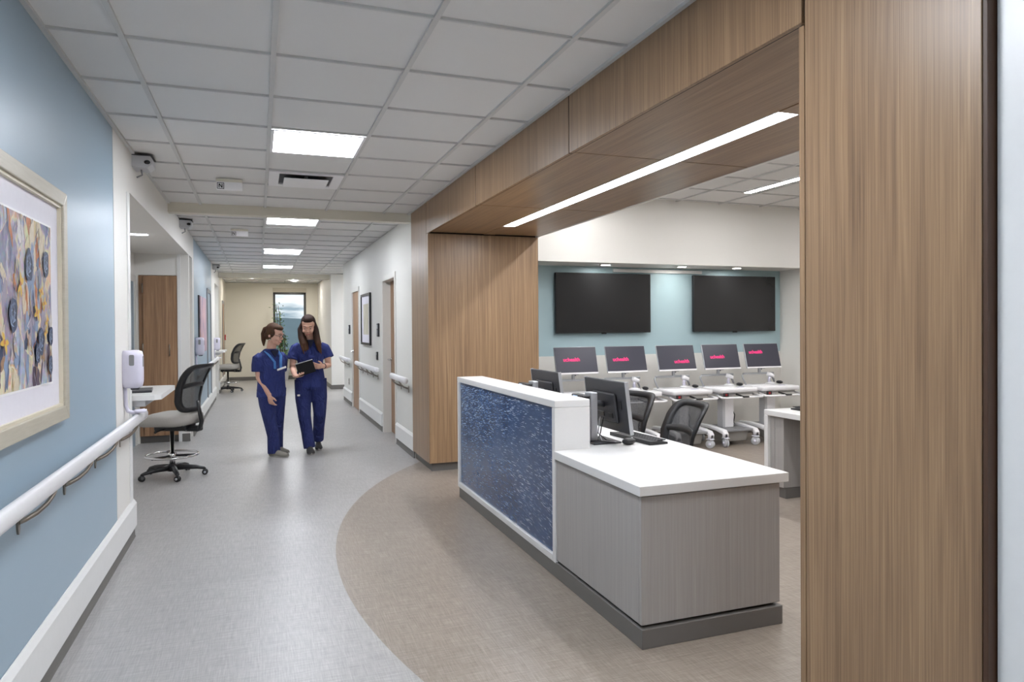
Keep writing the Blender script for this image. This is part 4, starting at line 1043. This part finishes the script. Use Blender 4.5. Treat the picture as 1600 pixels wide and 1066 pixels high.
def stroke(y0, z0, y1, z1, w, m, bend=0.02):
    LAY[0] += 0.000012; L = []; Rr = []
    for i in range(9):
        k = i/8; y = y0+(y1-y0)*k+bend*math.sin(k*PI); z = z0+(z1-z0)*k+bend*0.5*math.sin(k*PI)
        d = Vector((y1-y0, z1-z0)).normalized(); ww = w*math.sin(0.25+k*2.6)
        L.append((LAY[0], max(-aw, min(aw, y-d.y*ww)), max(-ah, min(ah, z+d.x*ww)))); Rr.append((LAY[0], max(-aw, min(aw, y+d.y*ww)), max(-ah, min(ah, z-d.x*ww))))
    art._add(L+Rr[::-1], [tuple(range(18))], pc[m])
for i in range(110):
    y, z = random.uniform(-aw, aw), random.uniform(-ah, ah)
    low = z < -0.12
    blob(y, z, random.uniform(0.010, 0.034), random.uniform(0.02, 0.075), random.choice(['plum', 'slate', 'cream', 'plum', 'sky', 'tan', 'navy', 'lilac'] if low else ['sky', 'cream', 'white', 'orange', 'slate', 'lilac', 'cream', 'sand', 'lilac', 'sky']), 0.32, rot=random.uniform(-0.6, 0.6))
for i in range(320):
    y, z = random.uniform(-aw, aw), random.uniform(-ah, ah)
    stroke(y, z, y+random.uniform(-0.03, 0.03), z+random.uniform(0.02, 0.12), random.uniform(0.0008, 0.005), random.choice(['white', 'cream', 'navy', 'orange', 'sand', 'slate', 'plum', 'lilac', 'tan', 'lilac', 'sky']), random.uniform(-0.03, 0.03))
def rose(y, z, r):
    blob(y, z, r*0.80, r*1.12, 'navy', 0.14)
    for k in range(16):
        a = k*2.4; q = r*(1.0-0.055*k)
        stroke(y+q*0.75*math.cos(a), z+q*math.sin(a), y+q*0.75*math.cos(a+1.5), z+q*math.sin(a+1.5), r*0.085, ('slate', 'sky', 'black')[k % 3], q*0.28*(1 if k % 2 else -1))
def daisy(y, z, r):
    for k in range(6):
        a = 2*PI*k/6+y*9
        if k % 3 == 1: continue
        stroke(y, z, y+r*math.cos(a), z+r*1.15*math.sin(a), r*0.26, 'yellow', 0.004)
    blob(y, z+r*0.1, r*0.25, r*0.22, 'orange')
for (y, z, r) in ((aw-0.085, 0.165, 0.048), (aw-0.31, 0.14, 0.055), (aw-0.165, -0.15, 0.050), (aw-0.215, -0.20, 0.036), (aw-0.03, -0.13, 0.036), (aw-0.04, -0.25, 0.036), (aw-0.5, -0.05, 0.055), (aw-0.75, 0.15, 0.05), (aw-0.9, -0.2, 0.05)): rose(y, z, r)
for (y, z, r) in ((aw-0.165, 0.045, 0.030), (aw-0.125, 0.0, 0.030), (aw-0.225, -0.04, 0.036), (aw-0.09, -0.07, 0.026), (aw-0.42, 0.06, 0.04), (aw-0.6, -0.15, 0.04), (aw-0.8, 0.0, 0.04), (aw-0.11, -0.12, 0.024)): daisy(y, z, r)
art.build('artwork', None, t)

# ------------------------------------------------------------------ people
skin = mat('skin', (214, 168, 148), 0.5, noise=(40, 0.04))
skin2 = mat('skin_fair', (218, 172, 150), 0.5, noise=(40, 0.04))
def cloth_mat(name, rgb):
    m = mat(name, rgb, 0.85, noise=(9, 0.16))
    n, l = m.node_tree.nodes, m.node_tree.links
    tc = n.new('ShaderNodeTexCoord'); z = n.new('ShaderNodeTexNoise'); z.inputs['Scale'].default_value = 13; z.inputs['Detail'].default_value = 3; z.inputs['Distortion'].default_value = 1.6
    mp = n.new('ShaderNodeMapping'); mp.inputs['Scale'].default_value = (1, 1, 0.45)
    l.new(tc.outputs['Object'], mp.inputs[0]); l.new(mp.outputs[0], z.inputs['Vector'])
    b = n.new('ShaderNodeBump'); b.inputs['Strength'].default_value = 1.0; b.inputs['Distance'].default_value = 0.045
    l.new(z.outputs['Fac'], b.inputs['Height']); l.new(b.outputs[0], n['Principled BSDF'].inputs['Normal'])
    return m
scrub = cloth_mat('navy_scrubs', (40, 52, 114))
scrub2 = cloth_mat('navy_scrub_trousers', (38, 48, 104))
def hair_mat(name, z0, z1, c0, c1):
    m = bpy.data.materials.new(name); m.use_nodes = True
    n, l = m.node_tree.nodes, m.node_tree.links; b = n['Principled BSDF']; b.inputs['Roughness'].default_value = 0.75; b.inputs['Specular IOR Level'].default_value = 0.2
    tc = n.new('ShaderNodeTexCoord'); sp = n.new('ShaderNodeSeparateXYZ'); l.new(tc.outputs['Object'], sp.inputs[0])
    mr = n.new('ShaderNodeMapRange'); mr.inputs[1].default_value = z0; mr.inputs[2].default_value = z1; l.new(sp.outputs['Z'], mr.inputs[0])
    mp = n.new('ShaderNodeMapping'); mp.inputs['Scale'].default_value = (90, 90, 6); l.new(tc.outputs['Object'], mp.inputs[0])
    z = n.new('ShaderNodeTexNoise'); z.inputs['Scale'].default_value = 1; l.new(mp.outputs[0], z.inputs['Vector'])
    mx = n.new('ShaderNodeMix'); mx.data_type = 'RGBA'; mx.inputs[6].default_value = s2l(c0)+(1,); mx.inputs[7].default_value = s2l(c1)+(1,)
    l.new(mr.outputs[0], mx.inputs[0])
    m2 = n.new('ShaderNodeMix'); m2.data_type = 'RGBA'; m2.blend_type = 'MULTIPLY'; m2.inputs[0].default_value = 0.6
    l.new(mx.outputs[2], m2.inputs[6]); l.new(z.outputs['Color'], m2.inputs[7]); l.new(m2.outputs[2], b.inputs['Base Color'])
    bp = n.new('ShaderNodeBump'); bp.inputs['Strength'].default_value = 0.6; bp.inputs['Distance'].default_value = 0.004; l.new(z.outputs['Fac'], bp.inputs['Height']); l.new(bp.outputs[0], b.inputs['Normal'])
    return m
def fused(mb, name, m, parent, voxel=0.006, it=4, fac=0.5):
    o = mb.build(name, m, parent)
    r = o.modifiers.new('remesh', 'REMESH'); r.mode = 'VOXEL'; r.voxel_size = voxel; r.use_smooth_shade = True
    sm = o.modifiers.new('smooth', 'SMOOTH'); sm.iterations = it; sm.factor = fac
    bpy.context.view_layer.update()
    dg = bpy.context.evaluated_depsgraph_get()
    me = bpy.data.meshes.new_from_object(o.evaluated_get(dg))
    o.modifiers.clear(); old = o.data; o.data = me; bpy.data.meshes.remove(old); me.name = name
    if not me.materials: me.materials.append(m)
    for p in me.polygons: p.use_smooth = True
    return o
def sect(mb, L, n=20, mtx=None):
    """stack of ellipses: (x, y, z, rx, ry)"""
    mb.rings([[(x+rx*math.cos(a), y+ry*math.sin(a), z) for a in [2*PI*i/n for i in range(n)]] for x, y, z, rx, ry in L], mtx=mtx)
def limb(mb, pts, rs, n=12): mb.tube(pts, rs, n=n)
def hand(mb, w, d, nrm, side, size=0.165, curl=0.5, spread=0.10):
    """w wrist point, d direction of the fingers, nrm direction the palm faces, side +1 thumb towards d x nrm"""
    w, d, nrm = Vector(w), Vector(d).normalized(), Vector(nrm)
    nrm = (nrm-d*nrm.dot(d)).normalized(); s = d.cross(nrm)*side
    k = size/0.165
    pal = 0.085*k
    R = Matrix((s, d, nrm)).transposed()
    mb.ball(w+d*pal*0.5, (0.037*k, 0.052*k, 0.015*k), n=14, rot=R)
    limb(mb, [w-d*0.02, w+d*pal*0.5], [0.023*k, 0.022*k])
    for i, (off, ln) in enumerate(((0.029, 0.066), (0.010, 0.076), (-0.010, 0.070), (-0.028, 0.054))):
        b0 = w+d*(pal*0.82)+s*off*k*0.95
        dirn = (d+s*off*spread*10).normalized()
        p = [b0]; a = 0.15
        for q in range(3):
            a += curl*(0.55+0.12*i)
            p.append(p[-1]+(dirn*math.cos(a)+nrm*math.sin(a))*ln*k/3)
        limb(mb, p, [0.0095*k, 0.009*k, 0.008*k, 0.0065*k], 8)
    tb = w+d*0.022*k+s*0.026*k
    limb(mb, [tb, tb+(s*0.7+d*0.7+nrm*0.25).normalized()*0.034*k, tb+(s*0.7+d*0.7+nrm*0.25).normalized()*0.034*k+(s*0.2+d*0.8+nrm*0.5).normalized()*0.032*k], [0.012*k, 0.010*k, 0.0075*k], 8)
def head(mb, T, k=1.0):
    def B(c, r): mb.ball(tuple(v*k for v in c), tuple(v*k for v in r), n=18, mtx=T)
    B((0, 0.015, 0.035), (0.074, 0.092, 0.086))        # skull
    B((0, -0.028, -0.005), (0.063, 0.062, 0.085))       # face
    B((0, -0.040, -0.062), (0.042, 0.042, 0.042))       # jaw
    B((0, -0.068, -0.088), (0.020, 0.018, 0.017))       # chin
    B((0, -0.075, 0.030), (0.044, 0.020, 0.016))        # brow
    for sx in (-1, 1):
        B((sx*0.036, -0.062, -0.028), (0.024, 0.024, 0.022))
        B((sx*0.074, 0.012, -0.010), (0.008, 0.018, 0.028))
    mb.tube([(0, -0.080*k, 0.022*k), (0, -0.098*k, -0.010*k), (0, -0.108*k, -0.026*k)], [0.008*k, 0.010*k, 0.013*k], n=10, mtx=T)
    B((0, -0.090, -0.032), (0.017, 0.014, 0.009))
    B((0, -0.086, -0.055), (0.022, 0.010, 0.006)); B((0, -0.083, -0.065), (0.019, 0.010, 0.006))
def face_parts(T, t, k=1.0, brow=(70, 50, 38), glasses=False):
    em = mat('eye_white', (196, 184, 176), 0.3); iris = mat('dark_iris', (50, 38, 30), 0.3); bm_ = mat('brow_hair', brow, 0.8); lip = mat('lip', (186, 104, 100), 0.45)
    for sx in (-1, 1):
        e = MB().ball((sx*0.030*k, -0.079*k, 0.010*k), (0.010*k, 0.009*k, 0.0042*k), em, 12, T)
        e.ball((sx*0.030*k, -0.0875*k, 0.008*k), (0.0052*k, 0.003*k, 0.0052*k), iris, 10, T); e.build('eye', None, t)
        MB().tube([(sx*0.015*k, -0.091*k, 0.030*k), (sx*0.032*k, -0.092*k, 0.036*k), (sx*0.049*k, -0.080*k, 0.030*k)], [0.003, 0.0036, 0.002], n=6, mtx=T).build('eyebrow', bm_, t)
    MB().tube([(-0.022*k, -0.089*k, -0.060*k), (0, -0.0975*k, -0.059*k), (0.022*k, -0.089*k, -0.060*k)], [0.003, 0.0055, 0.003], n=8, mtx=T).build('mouth', lip, t)
    if glasses:
        g = MB()
        for sx in (-1, 1):
            g.tube([(sx*0.032*k+0.025*k*math.cos(a), -0.104*k, 0.008*k+0.017*k*math.sin(a)) for a in [2*PI*i/18 for i in range(18)]], 0.0024, n=6, loop=True, mtx=T)
            g.tube([(sx*0.057*k, -0.104*k, 0.012*k), (sx*0.074*k, -0.07*k, 0.012*k), (sx*0.080*k, 0.01*k, 0.008*k)], 0.0022, n=6, mtx=T)
        g.tube([(-0.008*k, -0.106*k, 0.012*k), (0.008*k, -0.106*k, 0.012*k)], 0.002, n=6, mtx=T)
        g.build('glasses', black_pl, t)
def shoe(t, x, y, z, rz, m, pitch=0.0):
    T = Matrix.Translation((x, y, z)) @ Matrix.Rotation(rz, 4, 'Z') @ Matrix.Rotation(pitch, 4, 'X')
    b = MB(); R = []
    for yy, w, h in ((0.065, 0.026, 0.062), (0.05, 0.034, 0.078), (0.01, 0.036, 0.085), (-0.05, 0.040, 0.060), (-0.11, 0.045, 0.042), (-0.155, 0.038, 0.034), (-0.178, 0.018, 0.026)):
        R.append([(w*math.cos(a), yy, 0.018+h*max(0.0, math.sin(a))*0.95-(0.0 if math.sin(a) >= 0 else 0.004)) for a in [2*PI*i/18 for i in range(18)]])
    b.rings(R, mtx=T); s_ = b.build('shoe', m, t)
    so = MB(); so.rings([[(px*k2, py*k2-0.055, zz) for px, py in [(0.040*math.cos(a)*(1+0.12*math.sin(a)*-1), 0.125*math.sin(a)) for a in [2*PI*i/24 for i in range(24)]]] for zz, k2 in ((0.0, 0.96), (0.004, 1.0), (0.02, 1.0))], mtx=T)
    so.build('sole', mat('pale_sole', (170, 168, 164), 0.6), s_); return s_

# ---- person with glasses, left
X0, Y0 = 0.143, 8.3
t = thing('person', 'person in navy scrubs with glasses and ponytail, glancing sideways, arm hanging down', 'person', (X0-0.012, Y0, 0), math.radians(24), 'two people walking in scrubs')
HT = Matrix.Translation((0.030, -0.035, 1.364)) @ Matrix.Rotation(math.radians(30), 4, 'Z') @ Matrix.Rotation(math.radians(16), 4, 'X')
b = MB(); head(b, HT, 1.02)
limb(b, [(0.0, 0.02, 1.12), (0.005, 0.01, 1.20), (0.022, 0.0, 1.30)], [0.066, 0.052, 0.050], 16)
sect(b, [(0, 0.0, 0.72, 0.125, 0.10), (0, 0, 0.80, 0.13, 0.10), (0, 0, 0.92, 0.12, 0.09), (0, 0, 1.02, 0.125, 0.09), (0, 0.01, 1.10, 0.13, 0.08), (0, 0.01, 1.16, 0.06, 0.05)])
# hanging arm (viewer's left)
limb(b, [(-0.10, 0.0, 1.12), (-0.155, 0.0, 1.10), (-0.150, 0.0, 1.0), (-0.138, 0.01, 0.885), (-0.105, -0.055, 0.79), (-0.078, -0.115, 0.685)], [0.036, 0.040, 0.040, 0.036, 0.034, 0.024])
hand(b, (-0.078, -0.115, 0.69), (0.12, -0.18, -1), (0.9, 0.3, 0.1), 1, 0.178, 0.6)
# far arm bent behind the tunic
limb(b, [(0.10, 0.0, 1.12), (0.145, 0.02, 1.09), (0.150, 0.06, 0.98), (0.150, 0.10, 0.88), (0.12, 0.10, 0.78), (0.10, 0.09, 0.70)], [0.036, 0.038, 0.038, 0.035, 0.032, 0.024])
hand(b, (0.10, 0.09, 0.71), (0, -0.05, -1), (-1, 0, 0), -1, 0.16, 0.5)
legs1 = (((-0.068, 0, 0.76), (-0.062, -0.02, 0.58), (-0.045, -0.05, 0.40), (-0.018, -0.075, 0.23), (-0.016, -0.085, 0.06)), ((0.072, 0, 0.76), (0.080, 0.02, 0.58), (0.085, 0.03, 0.41), (0.10, 0.08, 0.24), (0.112, 0.12, 0.07)))
for L in legs1: limb(b, L, [0.075, 0.068, 0.046, 0.042, 0.030])
fused(b, 'body', skin, t, 0.0055, 3)
face_parts(HT, t, 1.02, (92, 66, 48), True)
c = MB()
sect(c, [(0.0, 0.0, 0.665, 0.166, 0.128), (0.0, 0, 0.70, 0.166, 0.126), (0, 0, 0.80, 0.158, 0.120), (0, -0.01, 0.90, 0.148, 0.122), (0, -0.012, 1.0, 0.150, 0.124), (0, 0, 1.08, 0.156, 0.108), (0, 0.008, 1.135, 0.150, 0.088), (0.0, 0.012, 1.172, 0.108, 0.072), (0.0, 0.012, 1.206, 0.064, 0.058)], 28)
limb(c, [(-0.11, 0.0, 1.125), (-0.150, 0.0, 1.095), (-0.158, 0.0, 1.03), (-0.156, 0.0, 0.955)], [0.055, 0.066, 0.066, 0.068], 16)
limb(c, [(0.11, 0.0, 1.125), (0.142, 0.015, 1.095), (0.152, 0.05, 1.02), (0.156, 0.08, 0.955)], [0.055, 0.062, 0.062, 0.066], 16)
top1 = fused(c, 'scrub_top', scrub, t, 0.007, 4)
c = MB()
for L in legs1:
    P = [Vector(p) for p in L]; P[-1].z = 0.035+0.0
    limb(c, P, [0.098, 0.086, 0.071, 0.066, 0.070], 18)
sect(c, [(0, 0, 0.66, 0.150, 0.112), (0, 0, 0.78, 0.148, 0.11)], 24)
fused(c, 'scrub_trousers', scrub2, t, 0.007, 4)
shoe_m = mat('grey_trainer', (128, 124, 116), 0.7)
shoe(t, -0.016, -0.105, 0, 0.45, shoe_m); shoe(t, 0.118, 0.105, 0, 0.25, shoe_m)
hm1 = hair_mat('brown_hair', 1.1, 1.5, (110, 76, 54), (84, 60, 46))
hb = MB()
hb.ball((0, 0.030, 0.048), (0.080, 0.090, 0.084), n=20, mtx=HT)
hb.ball((0, -0.022, 0.086), (0.062, 0.058, 0.034), n=18, mtx=HT)
for sx in (-1, 1):
    hb.ball((sx*0.060, 0.02, 0.02), (0.026, 0.062, 0.060), n=14, mtx=HT)
    hb.ball((sx*0.040, 0.062, -0.025), (0.036, 0.042, 0.052), n=14, mtx=HT)
hb.tube([(0, 0.105, 0.055), (0.0, 0.135, 0.030), (0.0, 0.140, -0.03), (0.0, 0.125, -0.10), (0, 0.105, -0.165)], [0.022, 0.030, 0.034, 0.026, 0.008], n=12, mtx=HT)
fused(hb, 'hair', hm1, t, 0.006, 3)
neckm = MB().prism([(-0.040, 1.192), (0.046, 1.192), (0.004, 1.105)], -0.098, -0.07, axis='y').build('neckline', mat('dark_neckline', (20, 24, 52), 0.8), t)
sf = mat('blue_lanyard', (74, 128, 196), 0.7, noise=(30, 0.3)); ly = MB()
for sx, x1 in ((-1, -0.02), (1, 0.05)):
    ly.tube([(sx*0.055, 0.055, 1.19), (sx*0.075, -0.02, 1.178), (sx*0.066+0.01, -0.085, 1.13), (sx*0.035+0.02, -0.122, 1.06), (x1, -0.138, 0.985)], 0.017, n=8, flat=0.45)
ly.build('lanyard', sf, t)
MB().box((-0.055, -0.004, -0.011), (0.055, 0.004, 0.011), None, 0.003, Matrix.Translation((0.055, -0.146, 0.985)) @ Matrix.Rotation(-0.28, 4, 'Y')).build('badge', white_pl, t)

# ---- person with tablet, right
X1, Y1 = 0.565, 8.42
t = thing('person', 'person in navy scrubs with long dark hair looking down at a tablet in both hands', 'person', (X1, Y1, 0), 0, 'two people walking in scrubs')
HT = Matrix.Translation((-0.022, -0.045, 1.452)) @ Matrix.Rotation(math.radians(-8), 4, 'Z') @ Matrix.Rotation(math.radians(20), 4, 'X')
b = MB(); head(b, HT, 1.04)
limb(b, [(0.0, 0.02, 1.22), (-0.006, 0.012, 1.30), (-0.015, -0.01, 1.39)], [0.066, 0.050, 0.048], 16)
sect(b, [(0, 0.0, 0.80, 0.125, 0.09), (0, 0, 0.90, 0.125, 0.09), (0, 0, 1.02, 0.11, 0.085), (0, 0, 1.12, 0.13, 0.09), (0, 0.01, 1.20, 0.135, 0.08), (0, 0.01, 1.26, 0.06, 0.05)])
limb(b, [(-0.11, 0.01, 1.215), (-0.165, 0.01, 1.19), (-0.190, 0.005, 1.09), (-0.198, -0.01, 0.985), (-0.190, -0.10, 0.935), (-0.180, -0.195, 0.900)], [0.036, 0.038, 0.038, 0.036, 0.034, 0.024])
hand(b, (-0.182, -0.195, 0.898), (0.45, -0.55, -0.05), (0.1, -0.1, 1), -1, 0.172, 0.45)
limb(b, [(0.11, 0.01, 1.215), (0.165, 0.01, 1.19), (0.195, 0.005, 1.09), (0.205, -0.01, 0.995), (0.160, -0.11, 0.995), (0.120, -0.185, 0.995)], [0.036, 0.038, 0.038, 0.036, 0.034, 0.024])
hand(b, (0.122, -0.183, 0.995), (-0.62, -0.50, 0.02), (-0.4, 0.8, 0.5), -1, 0.172, 0.5)
legs2 = (((-0.080, 0, 0.84), (-0.085, -0.02, 0.62), (-0.075, -0.06, 0.42), (-0.050, -0.07, 0.24), (-0.022, -0.09, 0.06)), ((0.082, 0, 0.84), (0.098, 0.0, 0.62), (0.100, -0.01, 0.44), (0.096, 0.10, 0.26), (0.094, 0.19, 0.10)))
for L in legs2: limb(b, L, [0.080, 0.070, 0.046, 0.042, 0.030])
fused(b, 'body', skin2, t, 0.0055, 3)
face_parts(HT, t, 1.04, (52, 36, 28))
c = MB()
sect(c, [(0.0, 0.0, 0.745, 0.172, 0.125), (0.0, 0, 0.79, 0.170, 0.124), (0, 0, 0.90, 0.155, 0.116), (0, -0.005, 1.0, 0.140, 0.112), (0, -0.012, 1.10, 0.152, 0.124), (0, 0, 1.18, 0.160, 0.106), (0, 0.008, 1.235, 0.152, 0.088), (0.0, 0.012, 1.268, 0.105, 0.070), (0.0, 0.012, 1.285, 0.066, 0.056)], 28)
limb(c, [(-0.11, 0.01, 1.225), (-0.160, 0.01, 1.195), (-0.185, 0.008, 1.13), (-0.197, 0.0, 1.075)], [0.055, 0.066, 0.066, 0.070], 16)
limb(c, [(0.11, 0.01, 1.225), (0.160, 0.01, 1.195), (0.190, 0.008, 1.13), (0.203, 0.0, 1.085)], [0.055, 0.066, 0.066, 0.070], 16)
fused(c, 'scrub_top', scrub, t, 0.007, 4)
c = MB()
for L, r4 in zip(legs2, (0.076, 0.074)):
    P = [Vector(p) for p in L]
    if L[-1][2] < 0.08: P[-1].z = 0.05
    limb(c, P, [0.102, 0.090, 0.073, 0.066, r4-0.008], 18)
sect(c, [(0, 0, 0.72, 0.158, 0.112), (0, 0, 0.86, 0.150, 0.11)], 24)
tr2 = fused(c, 'scrub_trousers', scrub2, t, 0.007, 4)
MB().box((-0.155, -0.115, 0.655), (-0.125, -0.108, 0.675), None, 0.002).build('pocket_mark', white_pl, t)
sh2 = mat('dark_shoe', (58, 56, 56), 0.6)
shoe(t, -0.022, -0.11, 0, 0.05, sh2); shoe(t, 0.096, 0.165, 0.0, -0.05, sh2, math.radians(-0))
hm2 = hair_mat('dark_brown_hair', 1.16, 1.38, (112, 80, 60), (58, 40, 35))
hb = MB()
hb.ball((0, 0.032, 0.050), (0.084, 0.092, 0.088), n=20, mtx=HT)
hb.ball((0.0, -0.022, 0.090), (0.060, 0.056, 0.032), n=18, mtx=HT)
for sx, e in ((-1, (( -0.078, -0.045, 1.50), (-0.112, -0.055, 1.42), (-0.104, -0.085, 1.33), (-0.080, -0.125, 1.25), (-0.055, -0.140, 1.18))), (1, ((0.040, -0.04, 1.50), (0.062, -0.055, 1.42), (0.072, -0.085, 1.33), (0.085, -0.125, 1.25), (0.095, -0.138, 1.175)))):
    hb.tube(e, [0.026, 0.032, 0.036, 0.034, 0.016], n=12)
    e2 = [(x+sx*-0.01+0.01, y+0.05, z) for x, y, z in e]; hb.tube(e2, [0.03, 0.036, 0.040, 0.036, 0.02], n=12)
    for q in range(3):
        e3 = [(x+sx*0.012*(q-1)*(1+2*(1.5-z)), y-0.012*q+0.005, z-0.012*q*(1.5-z)*6) for x, y, z in e]; hb.tube(e3, [0.012, 0.015, 0.016, 0.014, 0.005], n=8)
hb.ball((0, -0.002, 0.104), (0.058, 0.070, 0.030), n=16, mtx=HT)
hb.tube([(-0.02, 0.06, 1.47), (-0.01, 0.085, 1.35), (0, 0.095, 1.25), (0, 0.10, 1.15)], [0.07, 0.075, 0.07, 0.04], n=16, flat=0.6)
fused(hb, 'hair', hm2, t, 0.006, 3)
MB().prism([(-0.040, 1.30), (0.040, 1.30), (0.0, 1.20)], -0.096, -0.07, axis='y').build('neckline', mat('dark_neckline', (20, 24, 52), 0.8), t)
MB().tube([(0.022*math.cos(a)*1.25, 0, 0.022*math.sin(a)*1.25) for a in [2*PI*i/18 for i in range(18)]], 0.006, n=6, loop=True, mtx=Matrix.Translation((0.140, -0.150, 0.995)) @ Matrix.Rotation(math.radians(-40), 4, 'Z')).build('watch', black_pl, t)
# tablet
tb = thing('tablet', 'black tablet in a case held in both hands by the person with long hair', 'tablet', (X1-0.068, Y1-0.262, 0.985))
TT = Matrix.Rotation(math.radians(-16), 4, 'Y') @ Matrix.Rotation(math.radians(-16), 4, 'X')
MB().box((-0.096, -0.006, -0.073), (0.096, 0.006, 0.073), None, 0.004, TT).build('case', mat('matt_black_case', (22, 21, 23), 0.8, spec=0.2), tb)
MB().box((-0.088, 0.006, -0.066), (0.088, 0.0072, 0.066), None, 0, TT).build('screen', screen_m, tb)
MB().box((-0.099, -0.008, 0.066), (0.099, 0.007, 0.077), None, 0.003, TT).build('keyboard_hinge', grey_pl, tb)

# ------------------------------------------------------------------ leafy plant in front of the far window
t = thing('potted_plant', 'leafy green potted plant in front of the far window', 'plant', (0.62, 20.0, 0))
MB().lathe([(0, 0), (0.13, 0), (0.17, 0.30), (0.18, 0.32), (0.165, 0.32), (0.16, 0.29), (0, 0.29)], n=24).build('pot', white_pl, t)
random.seed(5)
stem = MB(); leaf = MB()
lm = mat('green_leaf', (88, 122, 62), 0.5, noise=(12, 0.35))
for k in range(9):
    a = random.uniform(0, 6.28); r = random.uniform(0.04, 0.32) if k else 0.02
    top = Vector((-0.10+r*math.cos(a) if k > 2 else -0.16+0.05*k, r*0.5*math.sin(a), random.uniform(1.1, 1.6) if k > 2 else random.uniform(1.8, 2.15)))
    base = Vector((0.02*math.cos(a), 0.02*math.sin(a), 0.28)); mid = (base+top)/2+Vector((0.05*math.cos(a), 0, 0.05))
    P = bez(tuple(base), tuple(mid), tuple(top), 12); stem.tube(P, 0.008, n=6)
    for i in range(70):
        p = Vector(P[random.randint(4, 12)])+Vector((random.gauss(0, 0.06), random.gauss(0, 0.05), random.gauss(0, 0.06)))
        if k <= 2: p.x = base.x+(p.x-base.x)*1.0
        T = Matrix.Translation(p) @ Matrix.Rotation(random.uniform(0, 6.28), 4, 'Z') @ Matrix.Rotation(random.uniform(-0.9, 0.9), 4, 'X') @ Matrix.Rotation(random.uniform(-0.6, 0.6), 4, 'Y')
        w, h_ = 0.017, 0.075
        leaf._add([(0, 0, 0), (w, h_*0.4, 0.006), (0, h_, -0.006), (-w, h_*0.4, 0.006), (0, h_*0.45, -0.002)], [(0, 1, 4), (1, 2, 4), (2, 3, 4), (3, 0, 4)], None, True, T)
stem.build('stem', mat('brown_stem', (92, 74, 52), 0.8), t)
leaf.build('foliage', lm, t)
